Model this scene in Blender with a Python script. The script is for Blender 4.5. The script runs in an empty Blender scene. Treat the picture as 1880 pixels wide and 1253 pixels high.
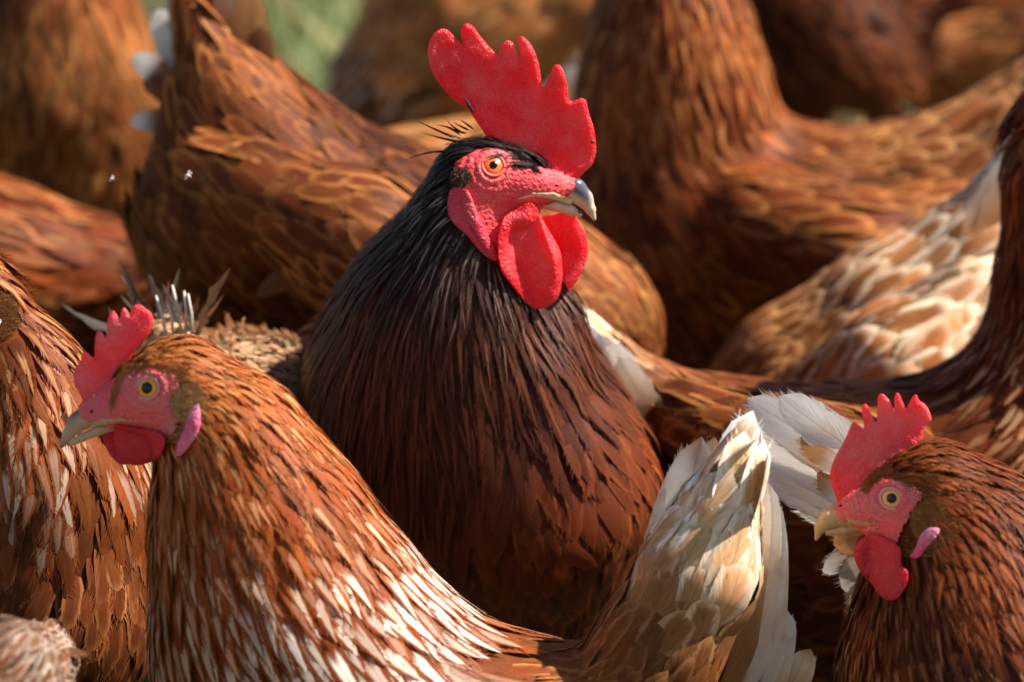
import bpy, math, random
import numpy as np
from mathutils import Vector
rng = np.random.default_rng(7); random.seed(7)
SC = bpy.context.scene
COL = SC.collection

# ------------------------------------------------------------------ camera, sky, sun, exposure
PITCH = math.radians(17.0); LENS = 200.0; WPX, HPX = 1880.0, 1253.0
FPX = WPX * LENS / 36.0
DV = np.array([0, math.cos(PITCH), -math.sin(PITCH)]); UV = np.array([0, math.sin(PITCH), math.cos(PITCH)]); RV = np.array([1.0, 0, 0])
def ray(px, py): return DV + RV * (px - WPX / 2) / FPX + UV * (HPX / 2 - py) / FPX
_r = ray(905, 305); CAMD = 3.42
CAM = np.array([0, -CAMD, 0.48 - CAMD / _r[1] * _r[2]])
cd = bpy.data.cameras.new('camera'); cam = bpy.data.objects.new('camera', cd); COL.objects.link(cam)
cam.location = CAM; cam.rotation_euler = (math.pi / 2 - PITCH, 0, 0)
cd.lens = LENS; cd.sensor_width = 36.0; cd.clip_start = 0.1; cd.clip_end = 500
cd.dof.use_dof = True; cd.dof.focus_distance = CAMD / _r[1] - 0.09; cd.dof.aperture_fstop = 5.6
SC.camera = cam
SUN_EL, SUN_AZ = math.radians(49), math.radians(86)      # azimuth from +Y towards +X
w = bpy.data.worlds.new('World'); SC.world = w; w.use_nodes = True
nt = w.node_tree; bg = nt.nodes['Background']; sk = nt.nodes.new('ShaderNodeTexSky')
sk.sky_type = 'NISHITA'; sk.sun_disc = False; sk.sun_elevation = SUN_EL; sk.sun_rotation = SUN_AZ
nt.links.new(sk.outputs[0], bg.inputs[0]); bg.inputs[1].default_value = 0.06
sd = np.array([math.sin(SUN_AZ) * math.cos(SUN_EL), math.cos(SUN_AZ) * math.cos(SUN_EL), math.sin(SUN_EL)])
ld = bpy.data.lights.new('sun', 'SUN'); sun = bpy.data.objects.new('sun', ld); COL.objects.link(sun)
ld.energy = 5.0; ld.angle = math.radians(0.6); ld.color = (1.0, 0.93, 0.84)
sun.rotation_euler = Vector(sd).to_track_quat('Z', 'Y').to_euler()
vs = SC.view_settings; vs.view_transform = 'Standard'; vs.look = 'None'; vs.gamma = 1; vs.exposure = 1.3
SC.cycles.max_bounces = 6; SC.cycles.use_denoising = True

# ------------------------------------------------------------------ picture point -> place
def P(px, py, y):
    r = ray(px, py); return CAM + r * (y - CAM[1]) / r[1]
def mpp(y): return (y - CAM[1]) / math.cos(PITCH) / FPX
def project(p):
    v = p - CAM; z = v @ DV
    return WPX / 2 + FPX * (v @ RV) / z, HPX / 2 - FPX * (v @ UV) / z
def nrm(v): return v / (np.linalg.norm(v, axis=-1, keepdims=True) + 1e-12)

# ------------------------------------------------------------------ materials
def newmat(name):
    m = bpy.data.materials.new(name); m.use_nodes = True
    return m, m.node_tree, m.node_tree.nodes['Principled BSDF']
def N(nt, typ, **kw):
    n = nt.nodes.new(typ)
    for k, v in kw.items():
        if k == 'ins':
            for i, x in v.items():
                if hasattr(x, 'is_linked') or isinstance(x, bpy.types.NodeSocket): nt.links.new(x, n.inputs[i])
                else: n.inputs[i].default_value = x
        else: setattr(n, k, v)
    return n
def M_(nt, op, a, b=0.0, c=0.0, clamp=False):
    n = N(nt, 'ShaderNodeMath', operation=op, use_clamp=clamp, ins={0: a, 1: b, 2: c}); return n.outputs[0]
def SS(nt, x, lo, hi):
    n = N(nt, 'ShaderNodeMapRange', interpolation_type='SMOOTHSTEP', ins={0: x, 1: lo, 2: hi}); return n.outputs[0]
def MIX(nt, f, a, b, mode='MIX'):
    n = nt.nodes.new('ShaderNodeMix'); n.data_type = 'RGBA'; n.blend_type = mode
    for i, x in ((0, f), (6, a), (7, b)):
        if isinstance(x, bpy.types.NodeSocket): nt.links.new(x, n.inputs[i])
        else: n.inputs[i].default_value = x
    return n.outputs[2]
def ATT(nt, name): return N(nt, 'ShaderNodeAttribute', attribute_name=name)

def feather_mat(name, rough=0.5, spec=0.3, slope=0.9, barbs=26.0, contrast=0.45, trans=0.18, sheen=0.0, blotch=False):
    m, nt, pb = newmat(name)
    fu = ATT(nt, 'fu').outputs['Fac']; fv = ATT(nt, 'fv').outputs['Fac']; rn = ATT(nt, 'rnd').outputs['Fac']
    pat = ATT(nt, 'pat').outputs['Fac']; A = ATT(nt, 'colA').outputs['Color']; B = ATT(nt, 'colB').outputs['Color']
    au = M_(nt, 'ABSOLUTE', fu)
    c = M_(nt, 'SUBTRACT', fv, M_(nt, 'MULTIPLY', au, slope))
    vec = N(nt, 'ShaderNodeCombineXYZ', ins={0: M_(nt, 'MULTIPLY', c, barbs), 1: M_(nt, 'MULTIPLY', rn, 91.0), 2: M_(nt, 'MULTIPLY', fu, 2.2)})
    no = N(nt, 'ShaderNodeTexNoise', ins={'Vector': vec.outputs[0], 'Scale': 1.0, 'Detail': 2.0, 'Roughness': 0.65}).outputs[0]
    vec2 = N(nt, 'ShaderNodeCombineXYZ', ins={0: M_(nt, 'MULTIPLY', fv, 2.2), 1: M_(nt, 'MULTIPLY', rn, 57.0), 2: M_(nt, 'MULTIPLY', fu, 1.6)})
    lo = N(nt, 'ShaderNodeTexNoise', ins={'Vector': vec2.outputs[0], 'Scale': 1.0, 'Detail': 2.0}).outputs[0]
    # shaft streak (pat > 0) and pale lacing (pat < 0)
    e = M_(nt, 'ADD', au, M_(nt, 'MULTIPLY', M_(nt, 'SUBTRACT', no, 0.5), 0.5))
    st = M_(nt, 'MULTIPLY', SS(nt, e, 0.72, 0.42), SS(nt, M_(nt, 'ADD', fv, M_(nt, 'MULTIPLY', M_(nt, 'SUBTRACT', lo, .5), .5)), 0.30, 0.50))
    st = M_(nt, 'MULTIPLY', st, M_(nt, 'MAXIMUM', pat, 0.0), clamp=True)
    ed = M_(nt, 'MAXIMUM', e, M_(nt, 'MULTIPLY_ADD', fv, 1.6, -0.72))
    lc = M_(nt, 'MULTIPLY', SS(nt, ed, 0.45, 0.85), M_(nt, 'MAXIMUM', M_(nt, 'MULTIPLY', pat, -1.0), 0.0), clamp=True)
    col = MIX(nt, M_(nt, 'MAXIMUM', st, lc), A, B)
    if blotch:
        bn = N(nt, 'ShaderNodeTexNoise', ins={'Vector': N(nt, 'ShaderNodeTexCoord').outputs['Object'], 'Scale': 34.0, 'Detail': 3.0, 'Distortion': 0.6}).outputs[0]
        bf = SS(nt, M_(nt, 'ADD', bn, M_(nt, 'MULTIPLY', M_(nt, 'SUBTRACT', no, .5), .25)), 0.44, 0.62)
        col = MIX(nt, M_(nt, 'MULTIPLY', bf, M_(nt, 'ABSOLUTE', pat)), A, B)
    k = M_(nt, 'ADD', M_(nt, 'MULTIPLY', M_(nt, 'SUBTRACT', no, .5), contrast * 2), M_(nt, 'MULTIPLY_ADD', M_(nt, 'SUBTRACT', lo, .5), 0.7, 1.0))
    sh = SS(nt, au, 0.05, 0.02)
    k = M_(nt, 'MULTIPLY', k, M_(nt, 'MULTIPLY_ADD', sh, -0.25, 1.0))
    kk = N(nt, 'ShaderNodeCombineXYZ', ins={0: k, 1: k, 2: k}).outputs[0]
    col = MIX(nt, 1.0, col, kk, 'MULTIPLY')
    nt.links.new(col, pb.inputs['Base Color'])
    pb.inputs['Roughness'].default_value = rough; pb.inputs['Specular IOR Level'].default_value = spec
    if sheen: pb.inputs['Sheen Weight'].default_value = sheen; pb.inputs['Sheen Roughness'].default_value = 0.4
    bp = N(nt, 'ShaderNodeBump', ins={'Height': no, 'Strength': 0.35, 'Distance': 0.0006})
    nt.links.new(bp.outputs[0], pb.inputs['Normal'])
    tr = N(nt, 'ShaderNodeBsdfTranslucent', ins={'Color': col})
    mx = N(nt, 'ShaderNodeMixShader', ins={0: trans, 1: pb.outputs[0], 2: tr.outputs[0]})
    nt.links.new(mx.outputs[0], nt.nodes['Material Output'].inputs[0])
    return m
MF = feather_mat('hen_feather', 0.45, 0.10, trans=0.09)
MFS = feather_mat('hen_soft_feather', 0.55, 0.07, slope=0.6, barbs=14, contrast=0.55, trans=0.09)
MFR = feather_mat('rooster_hackle', 0.38, 0.13, slope=3.2, barbs=8.0, contrast=0.7, trans=0.12)
MFB = feather_mat('rooster_breast', 0.45, 0.12, slope=1.6, barbs=13, contrast=0.6, trans=0.15)
MFT = feather_mat('flight_feather', 0.45, 0.3, slope=0.35, barbs=70, contrast=0.22, trans=0.48, blotch=True)

def skin_mat(name, col, col2, scale=260.0, bump=0.5, sss=0.25, rough=0.42, trans=0.0):
    m, nt, pb = newmat(name)
    tc = N(nt, 'ShaderNodeTexCoord').outputs['Object']
    vo = N(nt, 'ShaderNodeTexVoronoi', ins={'Vector': tc, 'Scale': scale * 2.2}).outputs[0]
    n1 = N(nt, 'ShaderNodeTexNoise', ins={'Vector': tc, 'Scale': scale * 0.16, 'Detail': 4.0}).outputs[0]
    n2 = N(nt, 'ShaderNodeTexNoise', ins={'Vector': tc, 'Scale': scale, 'Detail': 3.0, 'Distortion': 1.5}).outputs[0]
    f = SS(nt, M_(nt, 'ADD', M_(nt, 'MULTIPLY', n1, .7), M_(nt, 'MULTIPLY', n2, .3)), 0.4, 0.66)
    c = MIX(nt, f, (*col, 1), (*col2, 1))
    c = MIX(nt, M_(nt, 'MULTIPLY', SS(nt, vo, 0.35, 0.0), 0.22), c, (0.9, 0.25, 0.25, 1))
    n3 = N(nt, 'ShaderNodeTexNoise', ins={'Vector': tc, 'Scale': scale * 0.09, 'Detail': 5.0, 'Roughness': .7}).outputs[0]
    n4 = N(nt, 'ShaderNodeTexNoise', ins={'Vector': tc, 'Scale': scale * 4, 'Detail': 2.0}).outputs[0]
    c = MIX(nt, M_(nt, 'MULTIPLY', M_(nt, 'MULTIPLY', SS(nt, n3, .5, .72), SS(nt, n4, .42, .62)), .28), c, (0.86, 0.42, 0.42, 1))
    c = MIX(nt, M_(nt, 'MULTIPLY', SS(nt, n3, .42, .25), .45), c, (col[0] * .55, col[1] * .5, col[2] * .5, 1))
    nt.links.new(c, pb.inputs['Base Color'])
    pb.inputs['Subsurface Weight'].default_value = sss
    pb.inputs['Subsurface Radius'].default_value = (1.0, 0.15, 0.1); pb.inputs['Subsurface Scale'].default_value = 0.004
    pb.inputs['Roughness'].default_value = rough; pb.inputs['Specular IOR Level'].default_value = 0.35
    h = M_(nt, 'ADD', M_(nt, 'ADD', M_(nt, 'MULTIPLY', vo, -0.8), n2), M_(nt, 'MULTIPLY', n1, 1.6))
    b = N(nt, 'ShaderNodeBump', ins={'Height': h, 'Strength': bump, 'Distance': 0.0018})
    nt.links.new(b.outputs[0], pb.inputs['Normal'])
    tr = N(nt, 'ShaderNodeBsdfTranslucent', ins={'Color': c})
    nt.links.new(N(nt, 'ShaderNodeMixShader', ins={0: trans, 1: pb.outputs[0], 2: tr.outputs[0]}).outputs[0], nt.nodes['Material Output'].inputs[0])
    return m
MCOMB_R = skin_mat('rooster_comb_skin', (0.95, 0.028, 0.045), (0.93, 0.12, 0.13), 300, 0.55, .2, .28, .42)
MFACE_R = skin_mat('rooster_face_skin', (0.78, 0.075, 0.085), (0.62, 0.05, 0.06), 330, 0.45, 0.15)
MLOBE_R = skin_mat('rooster_lobe_skin', (0.58, 0.03, 0.06), (0.50, 0.06, 0.09), 240, 0.6, 0.15)
MCOMB_H = skin_mat('hen_comb_skin', (0.95, 0.07, 0.09), (0.92, 0.18, 0.20), 250, 0.5, .2, .32, .42)
MFACE_H = skin_mat('hen_face_skin', (0.84, 0.10, 0.115), (0.66, 0.17, 0.16), 300, 0.7, 0.15)
MLOBE_H = skin_mat('hen_lobe_skin', (0.72, 0.06, 0.14), (0.62, 0.30, 0.40), 200, 0.4, 0.15)
MWAT_H = skin_mat('hen_wattle_skin', (0.74, 0.016, 0.04), (0.66, 0.03, 0.055), 230, 0.4, .25, .42, .3)

def simple_mat(name, col, rough=0.5, spec=0.4, attr=False, noise=0.25, scale=300, coat=0.0):
    m, nt, pb = newmat(name)
    tc = N(nt, 'ShaderNodeTexCoord').outputs['Object']
    n1 = N(nt, 'ShaderNodeTexNoise', ins={'Vector': tc, 'Scale': scale, 'Detail': 4.0}).outputs[0]
    base = ATT(nt, 'colA').outputs['Color'] if attr else (*col, 1)
    k = M_(nt, 'MULTIPLY_ADD', M_(nt, 'SUBTRACT', n1, 0.5), noise * 2, 1.0)
    kk = N(nt, 'ShaderNodeCombineXYZ', ins={0: k, 1: k, 2: k}).outputs[0]
    nt.links.new(MIX(nt, 1.0, base, kk, 'MULTIPLY'), pb.inputs['Base Color'])
    pb.inputs['Roughness'].default_value = rough; pb.inputs['Specular IOR Level'].default_value = spec
    pb.inputs['Coat Weight'].default_value = coat; pb.inputs['Coat Roughness'].default_value = 0.03
    return m
MBEAK = simple_mat('beak_horn', (1, 1, 1), 0.33, 0.5, True, 0.22, 420)
MBODY = simple_mat('under_plumage', (1, 1, 1), 0.8, 0.1, True, 0.5, 160)
MPUP = simple_mat('pupil_black', (0.002, 0.002, 0.002), 0.12, 0.25, coat=0.15)
MIRIS_O = simple_mat('iris_orange', (0.85, 0.13, 0.02), 0.3, 0.3, False, 0.5, 900, coat=0.3)
MIRIS_Y = simple_mat('iris_amber', (0.85, 0.33, 0.02), 0.3, 0.3, False, 0.6, 900, coat=0.3)
MIRIS_P = simple_mat('iris_pale', (0.75, 0.36, 0.10), 0.3, 0.3, False, 0.5, 900, coat=0.3)
MLID = simple_mat('eyelid_pale', (0.60, 0.27, 0.24), 0.5, 0.3, False, 0.3, 900)
MLID_R = simple_mat('eyelid_red', (0.62, 0.10, 0.06), 0.45, 0.3, False, 0.4, 900)
MLEG = simple_mat('leg_scale', (0.50, 0.30, 0.09), 0.5, 0.3, False, 0.4, 300)
MDARK = simple_mat('dark_scab', (0.010, 0.008, 0.008), 0.5, 0.3)
MQUILL = simple_mat('bare_quill', (0.55, 0.50, 0.42), 0.35, 0.4, False, 0.3, 200)

# ------------------------------------------------------------------ mesh helpers
def mesh_obj(name, V, quads=None, tris=None, mat=None, parent=None, attrs=None, cols=None, smooth=True):
    me = bpy.data.meshes.new(name)
    V = np.asarray(V, float)
    q = np.zeros((0, 4), int) if quads is None else np.asarray(quads, int).reshape(-1, 4)
    t = np.zeros((0, 3), int) if tris is None else np.asarray(tris, int).reshape(-1, 3)
    me.vertices.add(len(V)); me.vertices.foreach_set('co', V.astype(np.float32).ravel())
    lv = np.concatenate([q.ravel(), t.ravel()]).astype(np.int32)
    me.loops.add(len(lv)); me.loops.foreach_set('vertex_index', lv)
    npoly = len(q) + len(t); me.polygons.add(npoly)
    st = np.concatenate([np.arange(len(q)) * 4, len(q) * 4 + np.arange(len(t)) * 3]).astype(np.int32)
    me.polygons.foreach_set('loop_start', st)
    me.polygons.foreach_set('use_smooth', np.full(npoly, smooth))
    me.update(calc_edges=True); me.validate()
    for k, a in (attrs or {}).items():
        at = me.attributes.new(k, 'FLOAT', 'POINT'); at.data.foreach_set('value', np.asarray(a, np.float32).ravel())
    for k, a in (cols or {}).items():
        at = me.attributes.new(k, 'FLOAT_COLOR', 'POINT'); a = np.asarray(a, np.float32)
        at.data.foreach_set('color', np.concatenate([a, np.ones((len(a), 1), np.float32)], 1).ravel())
    if mat: me.materials.append(mat)
    o = bpy.data.objects.new(name, me); COL.objects.link(o)
    if parent is not None:
        o.parent = parent; o.matrix_parent_inverse = PINV[parent.name] if parent.name in PINV else parent.matrix_world.inverted()
    return o
PINV = {}
def thing(name, loc, label, cat, group=None):
    o = bpy.data.objects.new(name, None); COL.objects.link(o); o.location = loc; o.empty_display_size = 0.05
    o['label'] = label; o['category'] = cat
    if group: o['group'] = group
    from mathutils import Matrix
    PINV[o.name] = Matrix.Translation(Vector(loc)).inverted()
    return o

def surfnets(f, lo, hi, h):
    lo = np.asarray(lo, float); hi = np.asarray(hi, float)
    n = np.maximum(((hi - lo) / h).astype(int) + 2, 3)
    ax = [lo[i] + h * np.arange(n[i]) for i in range(3)]
    G = np.stack(np.meshgrid(*ax, indexing='ij'), -1)
    v = f(G.reshape(-1, 3)).reshape(n)
    ins = v < 0
    nc = n - 1
    acc = np.zeros((*nc, 3)); cnt = np.zeros(nc)
    C = [(i, j, k) for i in (0, 1) for j in (0, 1) for k in (0, 1)]
    sl = lambda c: tuple(slice(c[a], c[a] + nc[a]) for a in range(3))
    for a in C:
        for ax_ in range(3):
            if a[ax_]: continue
            b = list(a); b[ax_] = 1; b = tuple(b)
            va, vb = v[sl(a)], v[sl(b)]; m = (va < 0) != (vb < 0)
            t = np.where(m, va / np.where(m, va - vb, 1), 0)
            for d in range(3):
                acc[..., d] += np.where(m, a[d] + (t if d == ax_ else 0), 0)
            cnt += m
    act = cnt > 0
    idx = -np.ones(nc, int); idx[act] = np.arange(act.sum())
    base = np.argwhere(act)
    V = lo + h * (base + acc[act] / cnt[act][:, None])
    quads = []
    for ax_ in range(3):
        b, c = (ax_ + 1) % 3, (ax_ + 2) % 3
        s0 = [slice(0, n[d]) for d in range(3)]; s1 = list(s0)
        s0[ax_] = slice(0, n[ax_] - 1); s1[ax_] = slice(1, n[ax_])
        m = ins[tuple(s0)] != ins[tuple(s1)]
        e = np.argwhere(m)
        ok = (e[:, b] > 0) & (e[:, c] > 0) & (e[:, b] < nc[b]) & (e[:, c] < nc[c]); e = e[ok]
        if not len(e): continue
        flip = ~ins[tuple(e.T)]
        def cell(db, dc):
            g = e.copy(); g[:, b] += db; g[:, c] += dc; return idx[tuple(g.T)]
        q = np.stack([cell(-1, -1), cell(0, -1), cell(0, 0), cell(-1, 0)], 1)
        q[flip] = q[flip][:, ::-1]; quads.append(q)
    return V, np.concatenate(quads)

# polygon distance (negative inside), vectorised
def poly_sdf(p, poly):
    poly = np.asarray(poly, float); q = np.roll(poly, -1, 0)
    d = np.full(len(p), 1e18); c = np.zeros(len(p), bool)
    for a, b in zip(poly, q):
        e = b - a; w_ = p - a
        t = np.clip((w_ @ e) / (e @ e + 1e-12), 0, 1)
        d = np.minimum(d, ((w_ - t[:, None] * e) ** 2).sum(1))
        cr = ((a[1] <= p[:, 1]) != (b[1] <= p[:, 1]))
        xs = a[0] + (p[:, 1] - a[1]) / (b[1] - a[1] + 1e-12) * e[0]
        c ^= cr & (p[:, 0] < xs)
    d = np.sqrt(d); return np.where(c, -d, d)
def smooth_poly(poly, n=2):
    p = np.asarray(poly, float)
    for _ in range(n):
        q = np.roll(p, -1, 0); p = np.stack([p * .75 + q * .25, p * .25 + q * .75], 1).reshape(-1, 2)
    return p
# rounded slab from an outline, with a thickness of its own; local px space -> world by Mp
def slab(name, poly, r, Mp, mat, parent, thick=None, bend=None, res=3.0, sm=1, grow=0.0, relax=2, lump_=0.45):
    pl = smooth_poly(poly, sm); lo = pl.min(0) - 5; hi = pl.max(0) + 5
    def f(g):
        d = poly_sdf(g[:, :2], pl) - grow
        rr = r if thick is None else np.maximum(thick(g[:, 0], g[:, 1]), 1.0)
        rin = np.minimum(rr, 0.35 * rr + 0.55 * np.maximum(-d, 0))
        return np.maximum(np.abs(g[:, 2]) - rin, d) * 0.8
    rm = r if thick is None else r * 2.4
    V, q = surfnets(f, (lo[0], lo[1], -rm - 3), (hi[0], hi[1], rm + 3), res)
    for _ in range(relax):
        acc = np.zeros_like(V); c = np.zeros(len(V))
        for i in range(4):
            j = (i + 1) % 4
            np.add.at(acc, q[:, i], V[q[:, j]]); np.add.at(c, q[:, i], 1); np.add.at(acc, q[:, j], V[q[:, i]]); np.add.at(c, q[:, j], 1)
        V = V * .5 + .5 * acc / np.maximum(c, 1)[:, None]
    x_, y_ = V[:, 0], V[:, 1]; inn = np.clip(-poly_sdf(V[:, :2], pl) / 8, 0, 1)
    V[:, 2] += np.sign(V[:, 2]) * lump_ * inn * (np.sin(x_ / 7.3 + 1.7 * np.sin(y_ / 11.0)) + np.sin(y_ / 6.1 + 2.1 * np.sin(x_ / 13.0)) + .6 * np.sin((x_ + y_) / 3.3 + np.sin(x_ / 4.0)))
    if bend is not None: V[:, 2] += bend(V[:, 0], V[:, 1])
    return mesh_obj(name, Mp(V[:, 0], V[:, 1], V[:, 2]), q, None, mat, parent)

# ------------------------------------------------------------------ bodies as blended round cones
class Body:
    def __init__(s): s.a, s.b, s.ra, s.rb, s.k, s.sa, s.sb, s.fl = [], [], [], [], [], [], [], []
    def add(s, a, b, ra, rb, sa, sb, flow=None, kf=0.5):
        s.a.append(a); s.b.append(b); s.ra.append(ra); s.rb.append(rb); s.k.append(kf * min(ra, rb)); s.sa.append(sa); s.sb.append(sb)
        s.fl.append(nrm(b - a) if flow is None else nrm(np.asarray(flow, float)))
    def parts(s, p):
        D, T = [], []
        for a, b, ra, rb in zip(s.a, s.b, s.ra, s.rb):
            e = b - a; t = np.clip(((p - a) @ e) / (e @ e + 1e-12), 0, 1)
            D.append(np.linalg.norm(p - a - t[:, None] * e, axis=1) - (ra + t * (rb - ra))); T.append(t)
        return np.array(D), np.array(T)
    def sdf(s, p, n=None):
        d = None
        for a, b, ra, rb, k in list(zip(s.a, s.b, s.ra, s.rb, s.k))[:n]:
            e = b - a; t = np.clip(((p - a) @ e) / (e @ e + 1e-12), 0, 1)
            x = np.linalg.norm(p - a - t[:, None] * e, axis=1) - (ra + t * (rb - ra))
            if d is None: d = x
            else:
                h = np.maximum(k - np.abs(d - x), 0) / k; d = np.minimum(d, x) - h * h * k * .25
        return d
    def grad(s, p, e=0.0008):
        g = np.stack([s.sdf(p + np.eye(3)[i] * e) - s.sdf(p - np.eye(3)[i] * e) for i in range(3)], 1)
        return nrm(g)
    def flow(s, p):
        D, T = s.parts(p); W = np.exp(-(D - D.min(0)) / 0.016)
        return nrm(np.einsum('in,ij->nj', W, np.array(s.fl)))
    def bounds(s):
        A = np.array(s.a + s.b); R = np.array(s.ra + s.rb)[:, None]
        return (A - R).min(0) - 0.02, (A + R).max(0) + 0.02
    def style(s, p, keys):
        D, T = s.parts(p); W = np.exp(-(D - D.min(0)) / 0.014); W /= W.sum(0)
        out = {}
        for k in keys:
            va = np.array([np.atleast_1d(STY[x][k]) for x in s.sa], float); vb = np.array([np.atleast_1d(STY[x][k]) for x in s.sb], float)
            val = va[:, None, :] * (1 - T[..., None]) + vb[:, None, :] * T[..., None]
            out[k] = (W[..., None] * val).sum(0)
        return out

# styles: A vane colour, B pattern colour, pat (+ shaft streak, - lacing), L, W in metres, shp (0 round .. 1 lance), lift, var, neck (which part), dens
STY = {}
def S(name, A, B=(0.72, 0.66, 0.58), pat=0.0, L=0.035, W=0.013, shp=0.3, lift=0.10, var=0.25, neck=0, pv=0.3):
    STY[name] = dict(A=A, B=B, pat=pat, L=L, W=W, shp=shp, lift=lift, var=var, neck=neck, pv=pv)
WH = (0.84, 0.76, 0.64)
S('rcrown', (0.012, 0.008, 0.008), L=0.019, W=0.0028, shp=1, lift=0.12, var=0.4, neck=1)
S('rnape', (0.028, 0.012, 0.008), (0.10, 0.03, 0.012), 0.15, L=0.038, W=0.0032, shp=1, lift=0.07, var=0.7, neck=1, pv=.5)
S('rhack', (0.052, 0.014, 0.006), (0.15, 0.036, 0.011), 0.4, L=0.070, W=0.0034, shp=1, lift=0.04, var=0.8, neck=1, pv=.5)
S('rhack2', (0.066, 0.016, 0.0065), (0.16, 0.036, 0.011), 0.4, L=0.085, W=0.004, shp=1, lift=0.04, var=0.8, neck=1, pv=.5)
S('rbreast', (0.105, 0.023, 0.007), (0.27, 0.064, 0.017), -0.4, L=0.046, W=0.0155, shp=0.35, lift=0.08, var=0.4, pv=0.7)
S('rbelly', (0.075, 0.018, 0.007), (0.34, 0.085, 0.022), -0.35, L=0.048, W=0.017, shp=0.35, lift=0.085, var=0.4, pv=0.7)
S('h2crown', (0.2805, 0.0731, 0.0147), (0.600, 0.2688, 0.0806), 0.2, L=0.014, W=0.0032, shp=0.85, lift=0.08, var=0.35, neck=1)
S('h2neck', (0.2720, 0.0585, 0.0092), (0.660, 0.3696, 0.1550), 0.1, L=0.032, W=0.0050, shp=0.9, lift=0.05, var=0.45, neck=1, pv=.6)
S('h2hack', (0.2400, 0.0503, 0.0081), WH, 0.7, L=0.05, W=0.0112, shp=0.85, lift=0.05, var=0.45, neck=1, pv=0.5)
S('h2hack2', (0.2160, 0.0458, 0.0078), WH, 0.9, L=0.062, W=0.0145, shp=0.8, lift=0.05, var=0.45, neck=1, pv=0.6)
S('h2chest', (0.1240, 0.0277, 0.0063), WH, 0.05, L=0.036, W=0.0080, shp=0.75, lift=0.05, var=0.35, neck=1, pv=.3)
S('h2body', (0.1488, 0.0373, 0.0085), (0.460, 0.1680, 0.0434), -0.3, L=0.040, W=0.0110, shp=0.5, lift=0.05, var=0.3)
S('h3crown', (0.1178, 0.0256, 0.0049), (0.360, 0.1008, 0.0186), 0.2, L=0.014, W=0.0032, shp=0.85, lift=0.08, var=0.4, neck=1)
S('h3neck', (0.0930, 0.0181, 0.0040), (0.320, 0.0756, 0.0136), 0.3, L=0.032, W=0.0050, shp=0.9, lift=0.05, var=0.7, neck=1)
S('h3hack', (0.1054, 0.0213, 0.0045), (0.680, 0.4200, 0.2046), 0.40, L=0.042, W=0.0080, shp=0.85, lift=0.05, var=0.7, neck=1, pv=.9)
S('brown', (0.115, 0.029, 0.0078), (0.460, 0.1680, 0.0434), -0.25, L=0.042, W=0.013, shp=0.22, lift=0.055, var=0.55, pv=0.4)
S('brownneck', (0.0868, 0.0181, 0.0040), (0.520, 0.2016, 0.0496), 0.3, L=0.042, W=0.0068, shp=0.9, lift=0.04, var=0.7, neck=1)
S('redneck', (0.1650, 0.0323, 0.0054), (0.640, 0.3024, 0.0930), 0.3, L=0.042, W=0.0068, shp=0.9, lift=0.04, var=0.7, neck=1)
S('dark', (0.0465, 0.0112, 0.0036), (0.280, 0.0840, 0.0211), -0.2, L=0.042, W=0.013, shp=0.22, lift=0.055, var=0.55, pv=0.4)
S('tan', (0.3000, 0.1064, 0.0297), (0.660, 0.3528, 0.1364), -0.4, L=0.042, W=0.014, shp=0.22, lift=0.055, var=0.55, pv=0.4)
S('pale', (0.3360, 0.1307, 0.0403), (0.740, 0.6000, 0.4200), -0.75, L=0.052, W=0.021, shp=0.15, lift=0.06, var=0.85, pv=.5)
S('paleback', (0.1860, 0.0560, 0.0143), (0.660, 0.3696, 0.1550), -0.5, L=0.042, W=0.015, shp=0.22, lift=0.055, var=0.55, pv=0.4)
S('palewhite', (0.6270, 0.4085, 0.2257), (0.800, 0.7300, 0.6200), -0.7, L=0.045, W=0.014, shp=0.5, lift=0.08, var=0.25)
S('fluff', (0.48, 0.29, 0.16), (0.70, 0.3864, 0.1550), 0.2, L=0.016, W=0.0030, shp=0.9, lift=0.55, var=0.4)
S('wing', (0.105, 0.026, 0.007), (0.500, 0.2016, 0.0558), -0.35, L=0.056, W=0.019, shp=0.2, lift=0.055, var=0.55, pv=0.4)
S('oneck', (0.24, 0.062, 0.012), WH, 0.45, L=0.046, W=0.0095, shp=0.85, lift=0.05, var=0.45, neck=1, pv=.6)
S('tailpale', (0.56, 0.34, 0.17), (0.86, 0.80, 0.70), -0.75, L=0.056, W=0.026, shp=0.0, lift=0.03, var=0.45, pv=.6)
S('tailbrown', (0.20, 0.07, 0.022), (0.62, 0.40, 0.20), -0.3, L=0.048, W=0.022, shp=0.1, lift=0.04, var=0.4, pv=.5)
S('ragged', (0.1, 0.04, 0.017), (0.780, 0.7000, 0.6000), -0.2, L=0.034, W=0.007, shp=0.6, lift=0.13, var=0.6, pv=0.3)
S('orange', (0.15, 0.044, 0.0115), (0.620, 0.2856, 0.0868), -0.3, L=0.042, W=0.013, shp=0.22, lift=0.055, var=0.55, pv=0.4)
S('speck', (0.0930, 0.0277, 0.0107), (0.700, 0.6000, 0.5000), -0.45, L=0.046, W=0.018, shp=0.3, lift=0.06, var=0.85, pv=.9)

def wid(v, shp):                 # vane half-width profile
    rnd_ = np.clip(v / 0.25, 0, 1) ** 0.6 * np.sqrt(np.clip(1 - np.clip((v - 0.55) / 0.45, 0, 1) ** 2.2, 0, 1))
    lan = np.clip(v / 0.2, 0, 1) ** 0.6 * np.clip(1 - np.clip((v - 0.35) / 0.65, 0, 1) ** 1.35, 0, 1)
    return rnd_ * (1 - shp) + lan * shp + 0.02

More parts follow.
